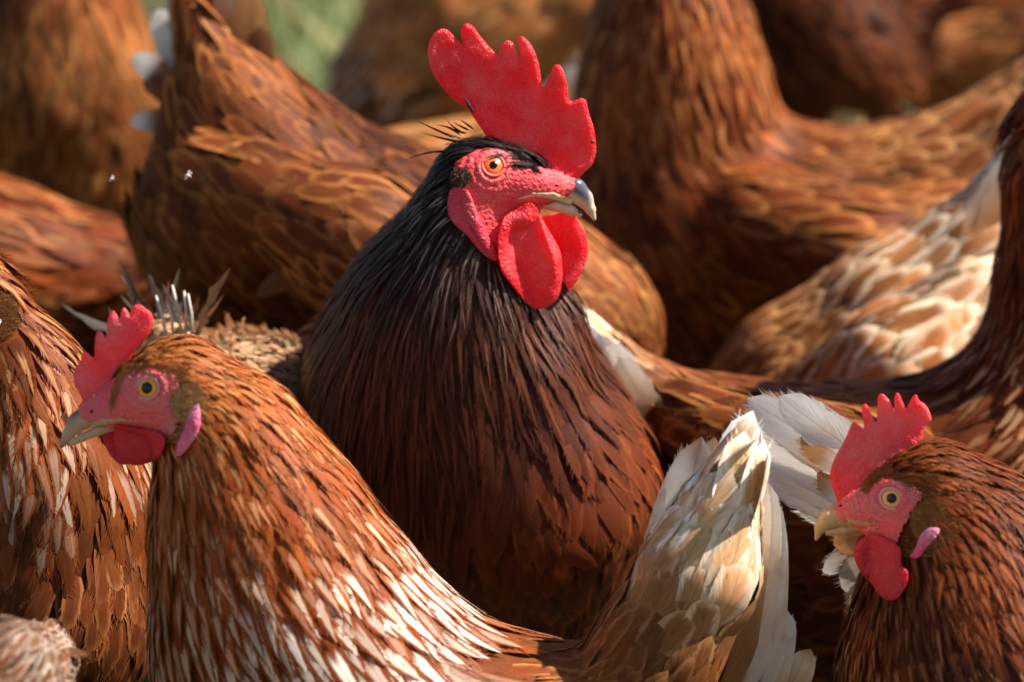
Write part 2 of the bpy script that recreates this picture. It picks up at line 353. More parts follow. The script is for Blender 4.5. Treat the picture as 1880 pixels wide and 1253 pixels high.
def scatter(body, V, quads, parent, near, nomask=None, cover=4.5, mats=(None, None), keep=None, indiv=0, straight=True):
    """Feathers rooted all over the body, each following the lie of the plumage."""
    tri = np.concatenate([quads[:, [0, 1, 2]], quads[:, [0, 2, 3]]])
    A_, B_, C_ = V[tri[:, 0]], V[tri[:, 1]], V[tri[:, 2]]
    ar = np.linalg.norm(np.cross(B_ - A_, C_ - A_), axis=1) / 2
    nmax = int(min(ar.sum() / (0.0035 * 0.013) * cover, 120000))
    ti = rng.choice(len(tri), nmax, p=ar / ar.sum())
    u = np.sqrt(rng.random(nmax))[:, None]; v = rng.random(nmax)[:, None]
    p = A_[ti] * (1 - u) + B_[ti] * u * (1 - v) + C_[ti] * u * v
    st = body.style(p, ('L', 'W'))
    sc = 1.0 if near else 1.25
    dens = cover / (st['L'][:, 0] * st['W'][:, 0] * sc * sc)
    acc = rng.random(nmax) < dens * ar.sum() / nmax
    p = p[acc]
    if straight: p = p[(body.flow(p) * body.grad(p)).sum(1) < 0.6]
    if keep is not None: p = p[keep(p)]
    if nomask is not None: p = p[~nomask(p)]
    n = body.grad(p); p = p - body.sdf(p)[:, None] * n
    st = body.style(p, ('A', 'B', 'pat', 'L', 'W', 'shp', 'lift', 'var', 'neck', 'pv'))
    M = len(p); one = lambda k: st[k][:, 0]
    L = one('L') * sc * rng.uniform(0.75, 1.2, M); Wd = one('W') * sc * rng.uniform(0.8, 1.2, M) * 0.5
    ang = rng.normal(0, 1, M) * (0.15 - 0.06 * one('shp')); lift = one('lift') * rng.uniform(0.3, 1.4, M) * 0.75
    stray = rng.random(M) < 0.02; ang[stray] *= 2.5; lift[stray] *= 2.0
    K = 6 if near else 4
    q = p.copy(); pts, nn, tt = [], [], []
    for k in range(K + 1):
        g = body.grad(q); fl = body.flow(q)
        t = nrm(fl - (fl * g).sum(1)[:, None] * g); t = t * np.cos(ang)[:, None] + np.cross(g, t) * np.sin(ang)[:, None]
        if k == 0: off = np.zeros(M, bool)
        if straight: off |= (fl * g).sum(1) > 0.6                        # past the end of a tail the feather runs on straight
        if k and off.any(): t[off] = tt[-1][off]; g[off] = nn[-1][off]
        pts.append(q); nn.append(g); tt.append(t)
        q = q + t * (L / K)[:, None]
        d = np.where(off, 0, body.sdf(q)); q = q - d[:, None] * g
    pts = np.array(pts); nn = np.array(nn); tt = np.array(tt)
    vv = np.linspace(0, 1, K + 1)
    hgt = -0.0015 + lift[None] * L[None] * (vv ** 1.3)[:, None] + 0.0025 * np.sin(vv * 2.4)[:, None] + rng.uniform(0, 0.002, M)[None] * vv[:, None]
    spine = pts + nn * hgt[..., None]
    side = np.cross(nn, tt)
    hw = wid(vv[:, None], one('shp')[None]) * Wd[None]
    noise_lo = (np.sin(p @ np.array([61., 23., 47.]) + 1.3) + np.sin(p @ np.array([-37., 71., 29.]) + 2.1) + np.sin(p @ np.array([19., -53., 83.]))) / 3
    val = np.exp(one('var') * (0.65 * rng.normal(0, 0.6, M) + 0.6 * noise_lo))
    hue = rng.normal(0, 0.10, M)
    A = st['A'] * val[:, None] * np.stack([1 + hue * .3, 1 - hue * .4, 1 - hue * .5], 1)
    Bc = st['B'] * np.clip(1 + 0.2 * rng.normal(0, 1, M), .6, 1.25)[:, None]
    pr = np.clip(np.abs(one('pat')) + one('pv') * (rng.normal(0, 0.45, M) + 0.35 * noise_lo), 0, 1.0) * np.sign(one('pat') + 1e-9) * (np.abs(one('pat')) > 0.01)
    rnd1 = rng.random(M)
    cols = [-1, 0, 1]; rows = K + 1
    vert = np.zeros((M, rows, 3, 3)); fu = np.zeros((M, rows, 3)); fv = np.zeros((M, rows, 3))
    for ci, c in enumerate(cols):
        cam_ = (1 - abs(c)) * (0.20 - 0.14 * one('shp'))[None] * hw
        vert[:, :, ci] = np.moveaxis(spine + side * (c * hw)[..., None] + nn * cam_[..., None], 0, 1)
        fu[:, :, ci] = c; fv[:, :, ci] = vv[None]
    V1 = vert.reshape(-1, 3); nv = rows * 3
    qd = []
    for r in range(K):
        for c in range(2):
            qd.append([r * 3 + c, r * 3 + c + 1, (r + 1) * 3 + c + 1, (r + 1) * 3 + c])
    qd = np.array(qd)
    # loose barbs along the tip edges
    nb = 16 if near else 5
    bV = []; 
    if nb:
        fb = rng.uniform(0.45, 0.98, (M, nb)); sg = np.where(np.arange(nb) % 2, 1, -1)[None] * np.ones((M, 1))
        fi = fb * K; i0 = np.clip(fi.astype(int), 0, K - 1); fr = fi - i0
        ar_ = np.arange(M)[:, None]
        def at(X): return X[i0, ar_] * (1 - fr)[..., None] + X[i0 + 1, ar_] * fr[..., None]
        s_ = at(spine); sd_ = at(side); t_ = at(tt); n_ = at(nn)
        w_ = wid(fb, one('shp')[:, None]) * Wd[:, None] * sg
        e0 = s_ + sd_ * (w_ * 0.80)[..., None]
        bl = (L[:, None] * 0.12 + Wd[:, None] * (0.9 - 0.35 * one('shp'))[:, None]) * rng.uniform(0.4, 1.4, (M, nb))
        bl = np.minimum(bl, 0.0065)
        dr = nrm(t_ + sd_ * (sg * rng.uniform(0.1, 0.55, (M, nb)))[..., None] + n_ * rng.uniform(-0.05, 0.22, (M, nb))[..., None])
        tip = e0 + dr * bl[..., None]
        wd_ = np.minimum(0.00036, Wd * 0.13)[:, None, None] * np.cross(n_, dr)
        bV = np.stack([e0 - wd_, e0 + wd_, tip], 2)          # M,nb,3,3
    out = []; taken = np.zeros(M, bool)
    if indiv:
        cx, cy = project(p + (pts[-1] - p) * .6); facing = (nn[K // 2] * nrm(CAM[None] - p)).sum(1) > 0.35
        okv = facing & (cx > 0) & (cx < WPX) & (cy > 0) & (cy < HPX)
        score = np.where(okv, L * Wd, 0); pick = np.argsort(-score)[:indiv]; pick = pick[score[pick] > 0]; taken[pick] = True
        for i in pick:
            vi = vert[i].reshape(-1, 3); T = None; a_ = dict(fu=fu[i].ravel(), fv=fv[i].ravel())
            if nb:
                bb = bV[i].reshape(-1, 3); T = np.arange(len(bb)).reshape(-1, 3) + len(vi); vi = np.concatenate([vi, bb])
                a_ = dict(fu=np.r_[a_['fu'], np.repeat(sg[i] * .75, 3)], fv=np.r_[a_['fv'], np.repeat(fb[i], 3)])
            n_i = len(vi); a_['rnd'] = np.full(n_i, rnd1[i]); a_['pat'] = np.full(n_i, pr[i])
            mesh_obj('feather', vi, qd, T, mats[0] if one('neck')[i] > .5 else mats[1], parent, a_, dict(colA=np.tile(A[i], (n_i, 1)), colB=np.tile(Bc[i], (n_i, 1))))
    nk = one('neck') > 0.5
    for flag, nm, mt in ((True, 'hackle_feathers', mats[0]), (False, 'body_feathers', mats[1])):
        sel = np.where((nk == flag) & ~taken)[0]
        if not len(sel): continue
        m_ = len(sel)
        VV = vert[sel].reshape(-1, 3); Q = (qd[None] + (np.arange(m_) * nv)[:, None, None]).reshape(-1, 4)
        rep = lambda x, k: np.repeat(x[sel], k, 0)
        at_ = dict(fu=fu[sel].ravel(), fv=fv[sel].ravel(), rnd=rep(rnd1, nv), pat=rep(pr, nv)); cl = dict(colA=rep(A, nv), colB=rep(Bc, nv)); T = None
        if nb:
            bb = bV[sel].reshape(-1, 3); T = np.arange(len(bb)).reshape(-1, 3) + len(VV)
            VV = np.concatenate([VV, bb]); k3 = nb * 3
            fu_b = np.repeat(sg[sel] * 0.75, 3, 1).ravel(); fv_b = np.repeat(fb[sel], 3, 1).ravel()
            at_ = dict(fu=np.r_[at_['fu'], fu_b], fv=np.r_[at_['fv'], fv_b], rnd=np.r_[at_['rnd'], rep(rnd1, k3)], pat=np.r_[at_['pat'], rep(pr, k3)])
            cl = dict(colA=np.r_[cl['colA'], rep(A, k3)], colB=np.r_[cl['colB'], rep(Bc, k3)])
        o = mesh_obj(nm, VV, Q, T, mt, parent, at_, cl); o['kind'] = 'stuff'; out.append(o)
    return out

# one single flight feather: root and tip in space, blade facing nrm_
def flight(name, parent, root, tip, width, face, stops, bend=0.0, shp=0.1, rows=16, cols=7, camber=0.06, inner=None, ragged=0.0, mat=None, blot=None, bp=0.0, nb=44, fr=1.0):
    root = np.asarray(root, float); tip = np.asarray(tip, float); ax = tip - root; Ln = np.linalg.norm(ax); t = ax / Ln
    f = nrm(face - (face @ t) * t); sd_ = np.cross(f, t)
    vv = np.linspace(0, 1, rows); uu = np.linspace(-1, 1, cols)
    sp = root[None] + ax[None] * vv[:, None] + sd_[None] * (bend * Ln * (vv ** 2 - vv))[:, None] * -1 + f[None] * (0.02 * Ln * np.sin(vv * math.pi))[:, None]
    hw = wid(vv, shp) * width * 0.5
    rg = 1 + ragged * rng.normal(0, 1, (rows, cols)) * (np.abs(uu)[None] > 0.9)
    X = sp[:, None] + sd_[None, None] * (uu[None] * hw[:, None] * rg)[..., None] + f[None, None] * (camber * (1 - uu[None] ** 2) * hw[:, None])[..., None]
    X += t[None, None] * (ragged * 0.02 * Ln * rng.normal(0, 1, (rows, cols)) * (vv[:, None] > 0.85))[..., None]
    sv = np.array([s[0] for s in stops]); sc = np.array([s[1] for s in stops])
    ca = np.stack([np.interp(vv, sv, sc[:, i]) for i in range(3)], 1)[:, None].repeat(cols, 1)
    if inner is not None: ca[:, :cols // 2] = ca[:, :cols // 2] * 0.35 + 0.65 * np.array(inner)
    idx = np.arange(rows * cols).reshape(rows, cols)
    Q = np.stack([idx[:-1, :-1], idx[:-1, 1:], idx[1:, 1:], idx[1:, :-1]], -1).reshape(-1, 4)
    n = rows * cols; X = X.reshape(-1, 3); ca = ca.reshape(-1, 3)
    fu_, fv_ = np.tile(uu, rows), np.repeat(vv, cols); T = None
    if nb:                                                  # loose barbs along both edges and round the tip
        vb = rng.uniform(0.3, 0.985, nb); sg = rng.choice([-1, 1], nb); ib = vb * (rows - 1)
        spb = np.stack([np.interp(ib, np.arange(rows), sp[:, k]) for k in range(3)], 1); hb = np.interp(ib, np.arange(rows), hw)
        e0 = spb + sd_[None] * (sg * hb * .93)[:, None]
        dr = nrm(t[None] + sd_[None] * (sg * rng.uniform(.05, .35, nb))[:, None] + f[None] * rng.normal(0, .12, nb)[:, None])
        bl = (width * .07 + .012 * Ln) * rng.uniform(.4, 1.3, nb) * fr; wd_ = np.cross(f, dr) * (width * .004 + .00015)
        X = np.concatenate([X, np.stack([e0 - wd_, e0 + wd_, e0 + dr * bl[:, None]], 1).reshape(-1, 3)]); T = np.arange(nb * 3).reshape(-1, 3) + n
        cb = np.stack([np.interp(vb, sv, sc[:, i]) for i in range(3)], 1)
        ca = np.concatenate([ca, np.repeat(cb, 3, 0)]); fu_ = np.r_[fu_, np.repeat(sg * .8, 3)]; fv_ = np.r_[fv_, np.repeat(vb, 3)]; n += nb * 3
    cB = ca * 0 + np.array(blot) if blot is not None else ca
    return mesh_obj(name, X, Q, T, mat or MFT, parent, dict(fu=fu_, fv=fv_, rnd=np.full(n, rng.random()), pat=np.full(n, bp)), dict(colA=ca, colB=cB))

def tube(path, radii, seg=8):
    path = np.asarray(path, float); V = []; n = len(path)
    for i in range(n):
        t = nrm(path[min(i + 1, n - 1)] - path[max(i - 1, 0)]); a = nrm(np.cross(t, [0.31, 0.2, 0.93] if abs(t[2]) < .9 else [1, 0, 0])); b = np.cross(t, a)
        for k in range(seg):
            th = 2 * math.pi * k / seg; V.append(path[i] + radii[i] * (math.cos(th) * a + math.sin(th) * b))
    Q = [[i * seg + k, i * seg + (k + 1) % seg, (i + 1) * seg + (k + 1) % seg, (i + 1) * seg + k] for i in range(n - 1) for k in range(seg)]
    V += [path[0], path[-1]]; T = []
    for k in range(seg):
        T.append([len(V) - 2, (k + 1) % seg, k]); T.append([len(V) - 1, (n - 1) * seg + k, (n - 1) * seg + (k + 1) % seg])
    return np.array(V), np.array(Q), np.array(T)
def join(parts):
    V, Q, T, o = [], [], [], 0
    for v, q, t in parts:
        V.append(v); Q.append(q + o); T.append(t + o); o += len(v)
    return np.concatenate(V), np.concatenate(Q), np.concatenate(T)

def legs(parent, x, y, ztop, yaw):
    f = np.array([math.cos(yaw), math.sin(yaw), 0]); s_ = np.array([-f[1], f[0], 0])
    for sg in (-1, 1):
        b = np.array([x, y, 0]) + s_ * 0.035 * sg
        hock = b + np.array([0, 0, 0.085]) - f * 0.02; top = np.array([x, y, ztop]) + s_ * 0.04 * sg + f * 0.01
        ps = [tube([top, (top + hock) / 2 + f * 0.008, hock, b + np.array([0, 0, .012])], [.026, .017, .0075, .0065])]
        for a in (-0.5, 0, 0.5, math.pi):
            d = f * math.cos(a) + s_ * math.sin(a); ln = 0.06 if a != math.pi else 0.025
            ps.append(tube([b + np.array([0, 0, .011]), b + d * ln * .5 + np.array([0, 0, .010]), b + d * ln + np.array([0, 0, .004])], [.006, .005, .002], 6))
        v, q, t = join(ps); mesh_obj('leg', v, q, t, MLEG, parent)

# ------------------------------------------------------------------ head furniture, drawn in a head's own plane (px units)
def dome(c, r, Mp, sgn, w0, h, seg=24, rings=6, ry=None):
    V = []; ry = ry or r
    for i in range(rings + 1):
        a = i / rings * math.pi / 2
        for k in range(seg):
            th = 2 * math.pi * k / seg; V.append((c[0] + r * math.sin(a) * math.cos(th), c[1] + ry * math.sin(a) * math.sin(th), sgn * (w0 + h * math.cos(a))))
    V = np.array(V)
    Q = [[i * seg + k, i * seg + (k + 1) % seg, (i + 1) * seg + (k + 1) % seg, (i + 1) * seg + k] for i in range(rings) for k in range(seg)]
    return Mp(V[:, 0], V[:, 1], V[:, 2]), np.array(Q)
def ring(c, rx, ry, rad, Mp, sgn, w0, seg=32, m=8, rot=0.0):
    V = []
    for k in range(seg):
        th = 2 * math.pi * k / seg
        for j in range(m):
            ph = 2 * math.pi * j / m; ex, ey = (rx + rad * math.cos(ph)) * math.cos(th), (ry + rad * math.cos(ph)) * math.sin(th)
            V.append((c[0] + ex * math.cos(rot) - ey * math.sin(rot), c[1] + ex * math.sin(rot) + ey * math.cos(rot), sgn * (w0 + rad * 0.8 * math.sin(ph))))
    V = np.array(V); Q = [[k * m + j, k * m + (j + 1) % m, ((k + 1) % seg) * m + (j + 1) % m, ((k + 1) % seg) * m + j] for k in range(seg) for j in range(m)]
    return Mp(V[:, 0], V[:, 1], V[:, 2]), np.array(Q)
def chain_mesh(name, nodes, Mp, mat, parent, colf, wsc=1.0, res=1.6):
    b = Body()
    nd = [np.array([x, y, 0.0]) for x, y, r in nodes]
    for i in range(len(nd) - 1): b.add(nd[i], nd[i + 1], nodes[i][2], nodes[i + 1][2], 'brown', 'brown', kf=0.8)
    lo, hi = b.bounds(); lo = lo - 4; hi = hi + 4
    V, q = surfnets(lambda g: b.sdf(g * np.array([1, 1, 1 / wsc])), lo, hi, res)
    return mesh_obj(name, Mp(V[:, 0], V[:, 1], V[:, 2]), q, None, mat, parent, None, dict(colA=colf(V[:, 0], V[:, 1])))

def surf_w(body, Mp, x, y, sg):
    x = np.atleast_1d(np.asarray(x, float)); y = np.atleast_1d(np.asarray(y, float)); out = np.zeros(len(x)); done = np.zeros(len(x), bool)
    for w_ in np.arange(150, -1, -1.5):
        d = body.sdf(Mp(x, y, np.full(len(x), sg * w_))); hit = (d < 0.0006) & ~done; out[hit] = w_; done |= hit
    return out
def build_head(h, Mp, parent, body, detail=True, face_res=0.0012):
    res = 2.2 if detail else 4.5
    nh = h['nhead']
    # bare face skin: a fine skin over the head, both sides
    fp = smooth_poly(h['face'], 2)
    lo = np.min(body.a[:nh] + body.b[:nh], 0) - 0.03; hi = np.max(body.a[:nh] + body.b[:nh], 0) + 0.03
    sm_ = h['ri'] / 17.0
    def ff(g):
        x, y = h['inv'](g); pd = poly_sdf(np.stack([x, y], 1), fp)
        rr_ = np.hypot(x - h['eye'][0], y - h['eye'][1])
        fold = 0.0011 * np.exp(-((rr_ - 29) / 6.0) ** 2) + 0.0005 * np.sin(rr_ / 3.1) * np.exp(-((rr_ - 42) / 14.0) ** 2) - 0.0016 * np.exp(-(rr_ / 17.0) ** 2)
        wr = 0.00028 * (np.sin(x * .55 + 2 * np.sin(y * .21)) + np.sin(y * .6 + 1.5 * np.sin(x * .17)))
        return body.sdf(g) - (0.0014 + fold + wr - 0.0048 * np.clip(pd / 13.0, 0, 1))
    V, q = surfnets(ff, lo, hi, face_res if detail else 0.004)
    lx, ly = h['inv'](V)
    ins = poly_sdf(np.stack([lx, ly], 1), fp) < 13
    q = q[ins[q].all(1)]; used = np.unique(q); mp = -np.ones(len(V), int); mp[used] = np.arange(len(used))
    if len(q): mesh_obj('face', V[used], mp[q], None, h['mface'], parent)
    slab('comb', h['comb'], 6.5, Mp, h['mcomb'], parent, thick=h.get('cthick'), bend=h.get('cbend'), res=res * .75, sm=1, grow=1.3, relax=1)
    for key, sg in (('wattle', -1), ('wattle_far', 1)):
        if key in h:
            slab('wattle', h[key], h.get('wt', 8.0), Mp, h['mwat'], parent, bend=lambda x, y, sg=sg: sg * (np.maximum(surf_w(body, Mp, x, y, sg) + 15, h['ww']) + h['wb'](x, y)), res=res, sm=2)
    for sg in (-1, 1):
        slab('ear_lobe', h['lobe'], 5.5, Mp, h['mlobe'], parent, bend=lambda x, y, sg=sg: sg * (np.maximum(surf_w(body, Mp, x, y, sg), h['lw'] - 12) + 5), res=res, sm=2)
        ew = float(np.median(surf_w(body, Mp, h['eye'][0] + h['ri'] * np.array([0, 1, -1, 0, 0]), h['eye'][1] + h['ri'] * np.array([0, 0, 0, 1, -1]), sg))) + 4.5
        nw = float(surf_w(body, Mp, [h['nostril'][0]], [h['nostril'][1]], sg)[0]) + 2
        d_ = h['ri'] * 1.4; ex_, ey_ = h['eye']
        s4 = surf_w(body, Mp, [ex_ + d_, ex_ - d_, ex_, ex_], [ey_, ey_, ey_ + d_, ey_ - d_], sg); gx, gy = (s4[0] - s4[1]) / (2 * d_), (s4[2] - s4[3]) / (2 * d_)
        ew = float(s4.mean()) + 5.5
        MpE = lambda x, y, w_, gx=gx, gy=gy, sg=sg: Mp(x, y, w_ + sg * (gx * (x - ex_) + gy * (y - ey_)))
        v, q = dome(h['eye'], h['ri'] * 1.08, MpE, sg, ew - 5, 9); e = mesh_obj('eye', v, q if sg > 0 else q[:, ::-1], None, h['miris'], parent)
        v, q = dome(h['eye'], h['rp'] * 1.12, MpE, sg, ew + 2.4, 2.4); mesh_obj('pupil', v, q, None, MPUP, e)
        v, q = ring(h['eye'], h['ri'] * 1.22, h['ri'] * 1.12, h['ri'] * 0.17, MpE, sg, ew - 1.0, rot=h.get('erot', 0.5)); mesh_obj('eyelid', v, q, None, h['mlid'], e)
        v, q = dome(h['nostril'], 8, Mp, sg, nw - 2, 3.5, 14, 4, 4); mesh_obj('nostril', v, q, None, MDARK, parent)
    if 'lobe2' in h:
        for sg in (-1, 1): slab('ear_lobe', h['lobe2'], 5.5, Mp, h['mlobe'], parent, bend=lambda x, y, sg=sg: sg * (np.maximum(surf_w(body, Mp, x, y, sg), h['lw'] - 12) + 11), res=res, sm=2)
    chain_mesh('upper_beak', h['ub'], Mp, MBEAK, parent, h['bcol'], 0.9, 1.4 if detail else 3)
    chain_mesh('lower_beak', h['lb'], Mp, MBEAK, parent, h['bcol2'], 1.0, 1.4 if detail else 3)
    if 'gape' in h: 
        for sg in (-1, 1):
            chain_mesh('gape', h['gape'], lambda x, y, w, sg=sg: Mp(x, y, w * .6 + sg * (np.maximum(surf_w(body, Mp, x, y, sg), h['gw'] * .45) + 3.6)), MBEAK, parent, h['bcol2'], 0.7, 1.6 if detail else 3)

def node_pt(n): return P(n[0], n[1], n[2])
def const(c): return lambda x, y: np.tile(np.array(c, float), (len(x), 1))

def ear_tuft(parent, body, Mp, c, r, colr, n=170, drn=(1, .35), pts_=None, lk=1.0, name='ear_tuft', bw=1.2):
    X = []; T = []
    g_ = np.random.default_rng(int(c[0]))
    for sg in (-1, 1):
        if pts_ is None:
            a = g_.uniform(0, 6.28, n); q = np.sqrt(g_.random(n)) * r
            x = c[0] + q * np.cos(a); y = c[1] + q * np.sin(a)
        else: x, y = pts_[:, 0] + g_.normal(0, 1, len(pts_)), pts_[:, 1] + g_.normal(0, 1, len(pts_)); n = len(x)
        w_ = surf_w(body, Mp, x, y, sg) + 3.0
        ln = g_.uniform(7, 17, n) * lk; dx = drn[0] + g_.normal(0, .3, n); dy = drn[1] + g_.normal(0, .3, n)
        p0 = Mp(x, y - bw, sg * (w_ + 3)); p1 = Mp(x + .5 * bw, y + bw, sg * (w_ + 3)); p2 = Mp(x + dx * ln, y + dy * ln, sg * (w_ + g_.uniform(4, 7.5, n)))
        X.append(np.stack([p0, p1, p2], 1).reshape(-1, 3))
    X = np.concatenate(X); m_ = len(X) // 3; T = np.arange(len(X)).reshape(-1, 3)
    ca = np.repeat(np.array(colr)[None] * g_.uniform(.5, 1.4, m_)[:, None], 3, 0)
    o = mesh_obj(name, X, None, T, MFS, parent, dict(fu=np.zeros(len(X)), fv=np.tile([0., 0, 1], m_), rnd=np.repeat(g_.random(m_), 3), pat=np.zeros(len(X))), dict(colA=ca, colB=ca)); o['kind'] = 'stuff'
GROUP = 'brown hens crowded in the flock'
def bird(name, label, cat, head, chains, near=True, group=GROUP, seed=1, res=0.007, mats=None, cover=4.5, ghead=None, legpos=None, under=(0.06, 0.02, 0.008), legyaw=0.0, straight=True):
    global rng
    rng = np.random.default_rng(seed)
    b = Body(); hd = None
    if ghead is not None:                                     # a head set on at a place and heading
        px, py, y, yaw, pit = ghead; c = P(px, py, y); s_ = 0.000316
        f = np.array([math.cos(yaw) * math.cos(pit), math.sin(yaw) * math.cos(pit), math.sin(pit)])
        lat = nrm(np.cross(np.array([0, 0, 1.0]), f)); up = np.cross(f, lat)
        Mp = lambda X, Y, Wv: c + np.outer((1660 - X) * s_, f) + np.outer((914 - Y) * s_, up) + np.outer(Wv * s_, lat)
        def inv(V): return 1660 - ((V - c) @ f) / s_, 914 - ((V - c) @ up) / s_
        hd = dict(HEN_HEAD); hd['inv'] = inv
        hn = [(Mp(np.array([x]), np.array([yy]), np.array([0.0]))[0], r * s_) for x, yy, r in hd['nodes']]
        ch = [(Mp(np.array([x]), np.array([yy]), np.array([0.0]))[0], r * s_) for x, yy, r in hd['cheek']]
        s0 = chains[0][0][4]
    elif head is not None:
        hd = head; y0 = hd['y']; m0 = mpp(y0)
        def Mp(X, Y, Wv):
            r = DV[None] + np.outer((X - WPX / 2) / FPX, RV) + np.outer((HPX / 2 - Y) / FPX, UV)
            return CAM + r * ((y0 - CAM[1]) / r[:, 1])[:, None] + np.outer(Wv * m0, DV)
        def inv(V): 
            v = V - CAM; v = v.copy(); z = v @ DV; return WPX / 2 + FPX * (v @ RV) / z, HPX / 2 - FPX * (v @ UV) / z
        hd['inv'] = inv
        hn = [(P(x, yy, y0), r * m0) for x, yy, r in hd['nodes']]; ch = [(P(x, yy, y0), r * m0) for x, yy, r in hd['cheek']]
        s0 = chains[0][0][4]
    if hd is not None:
        for i in range(len(hn) - 1): b.add(hn[i][0], hn[i + 1][0], hn[i][1], hn[i + 1][1], s0, s0)
        b.add(ch[0][0], ch[1][0], ch[0][1], ch[1][1], s0, s0, flow=hn[-1][0] - hn[0][0] + np.array([0, 0, -0.02]))
        hd['nhead'] = len(b.a)
        n0 = chains[0][0]; b.add(hn[-1][0], node_pt(n0), hn[-1][1], n0[3] * mpp(n0[2]), s0, n0[4])
    for c_ in chains:
        for i in range(len(c_) - 1):
            A, B = c_[i], c_[i + 1]
            b.add(node_pt(A), node_pt(B), A[3] * mpp(A[2]), B[3] * mpp(B[2]), A[4], B[4], flow=A[5] if len(A) > 5 else None)
    ctr = node_pt(legpos if legpos else chains[0][-2])
    root = thing(name, (ctr[0], ctr[1], 0), label, cat, group)
    lo, hi = b.bounds(); V, q = surfnets(b.sdf, lo, hi, res)
    mesh_obj('body', V, q, None, MBODY, root, None, dict(colA=b.style(V, ('A',))['A'] * 0.8))
    nomask = None
    if hd is not None:
        fp = smooth_poly(hd['face'], 2); ex = [smooth_poly(hd['comb'], 1)]
        ha = np.array([x[0] for x in hn]).mean(0); hr = np.linalg.norm(hn[0][0] - hn[-1][0]) + 0.05
        def nomask(p):
            lx, ly = hd['inv'](p); near_ = np.linalg.norm(p - ha, axis=1) < hr
            xy = np.stack([lx, ly], 1)
            bk = poly_sdf(xy, smooth_poly([(n_[0], n_[1]) for n_ in hd['beakmask']], 0)) < 0
            return near_ & ((poly_sdf(xy, fp) < -2) | bk)
    scatter(b, V, q, root, near, nomask, cover, mats or (MF, MFS), indiv=120 if near else 0, straight=straight)
    if hd is not None:
        build_head(hd, Mp, root, b, detail=(ghead is None))
        if 'tuft' in hd: ear_tuft(root, b, Mp, *hd['tuft'])
        if ghead is None:                                     # fine bristles where bare skin meets plumage, and sparse ones over the cheek
            g_ = np.random.default_rng(seed); fpp = np.array(hd['face'], float); lo_, hi_ = fpp.min(0) - 10, fpp.max(0) + 10
            q_ = g_.uniform(lo_, hi_, (9000, 2)); dd = poly_sdf(q_, smooth_poly(fpp, 2)); de = np.hypot(q_[:, 0] - hd['eye'][0], q_[:, 1] - hd['eye'][1]) > hd['ri'] * 1.7
            sgn_ = 1 if hd['ub'][-1][0] < hd['eye'][0] else -1
            front = (q_[:, 0] - hd['eye'][0]) * sgn_ < -hd['ri'] * 2.6
            pr_ = np.where(dd > 2, .6, np.exp(dd / 5.0) * .7) * de * ~front * hd.get('bk', 1.0)
            q1 = q_[g_.random(len(q_)) < pr_]
            ear_tuft(root, b, Mp, hd['eye'], 1, hd['brist'], 1, (sgn_ * .9, .25), q1, 1.0, 'face_bristles', .7)
            lore = q_[(g_.random(len(q_)) < .05) & (dd < -4) & de & ~front & (q_[:, 1] > hd['eye'][1] + 35)]
            ear_tuft(root, b, Mp, (hd['eye'][0] + 1, 0), 1, hd['brist'], 1, (sgn_ * .9, .3), lore, .6, 'face_bristles', .4)
            if 'stripe' in hd:
                tt_ = g_.random(420)[:, None]; st_ = np.array(hd['stripe'], float); pp = np.stack([np.interp(tt_[:, 0] * (len(st_) - 1), np.arange(len(st_)), st_[:, k]) for k in (0, 1)], 1) + g_.normal(0, 3.0, (420, 2))
                ear_tuft(root, b, Mp, (hd['eye'][0] + 2, 0), 1, hd['brist'], 1, hd['sdir'], pp, .9, 'face_bristles', .8)
    lp = node_pt(legpos) if legpos else ctr
    legs(root, lp[0], lp[1], max(lp[2] - 0.03, 0.12), legyaw)
    return root, b

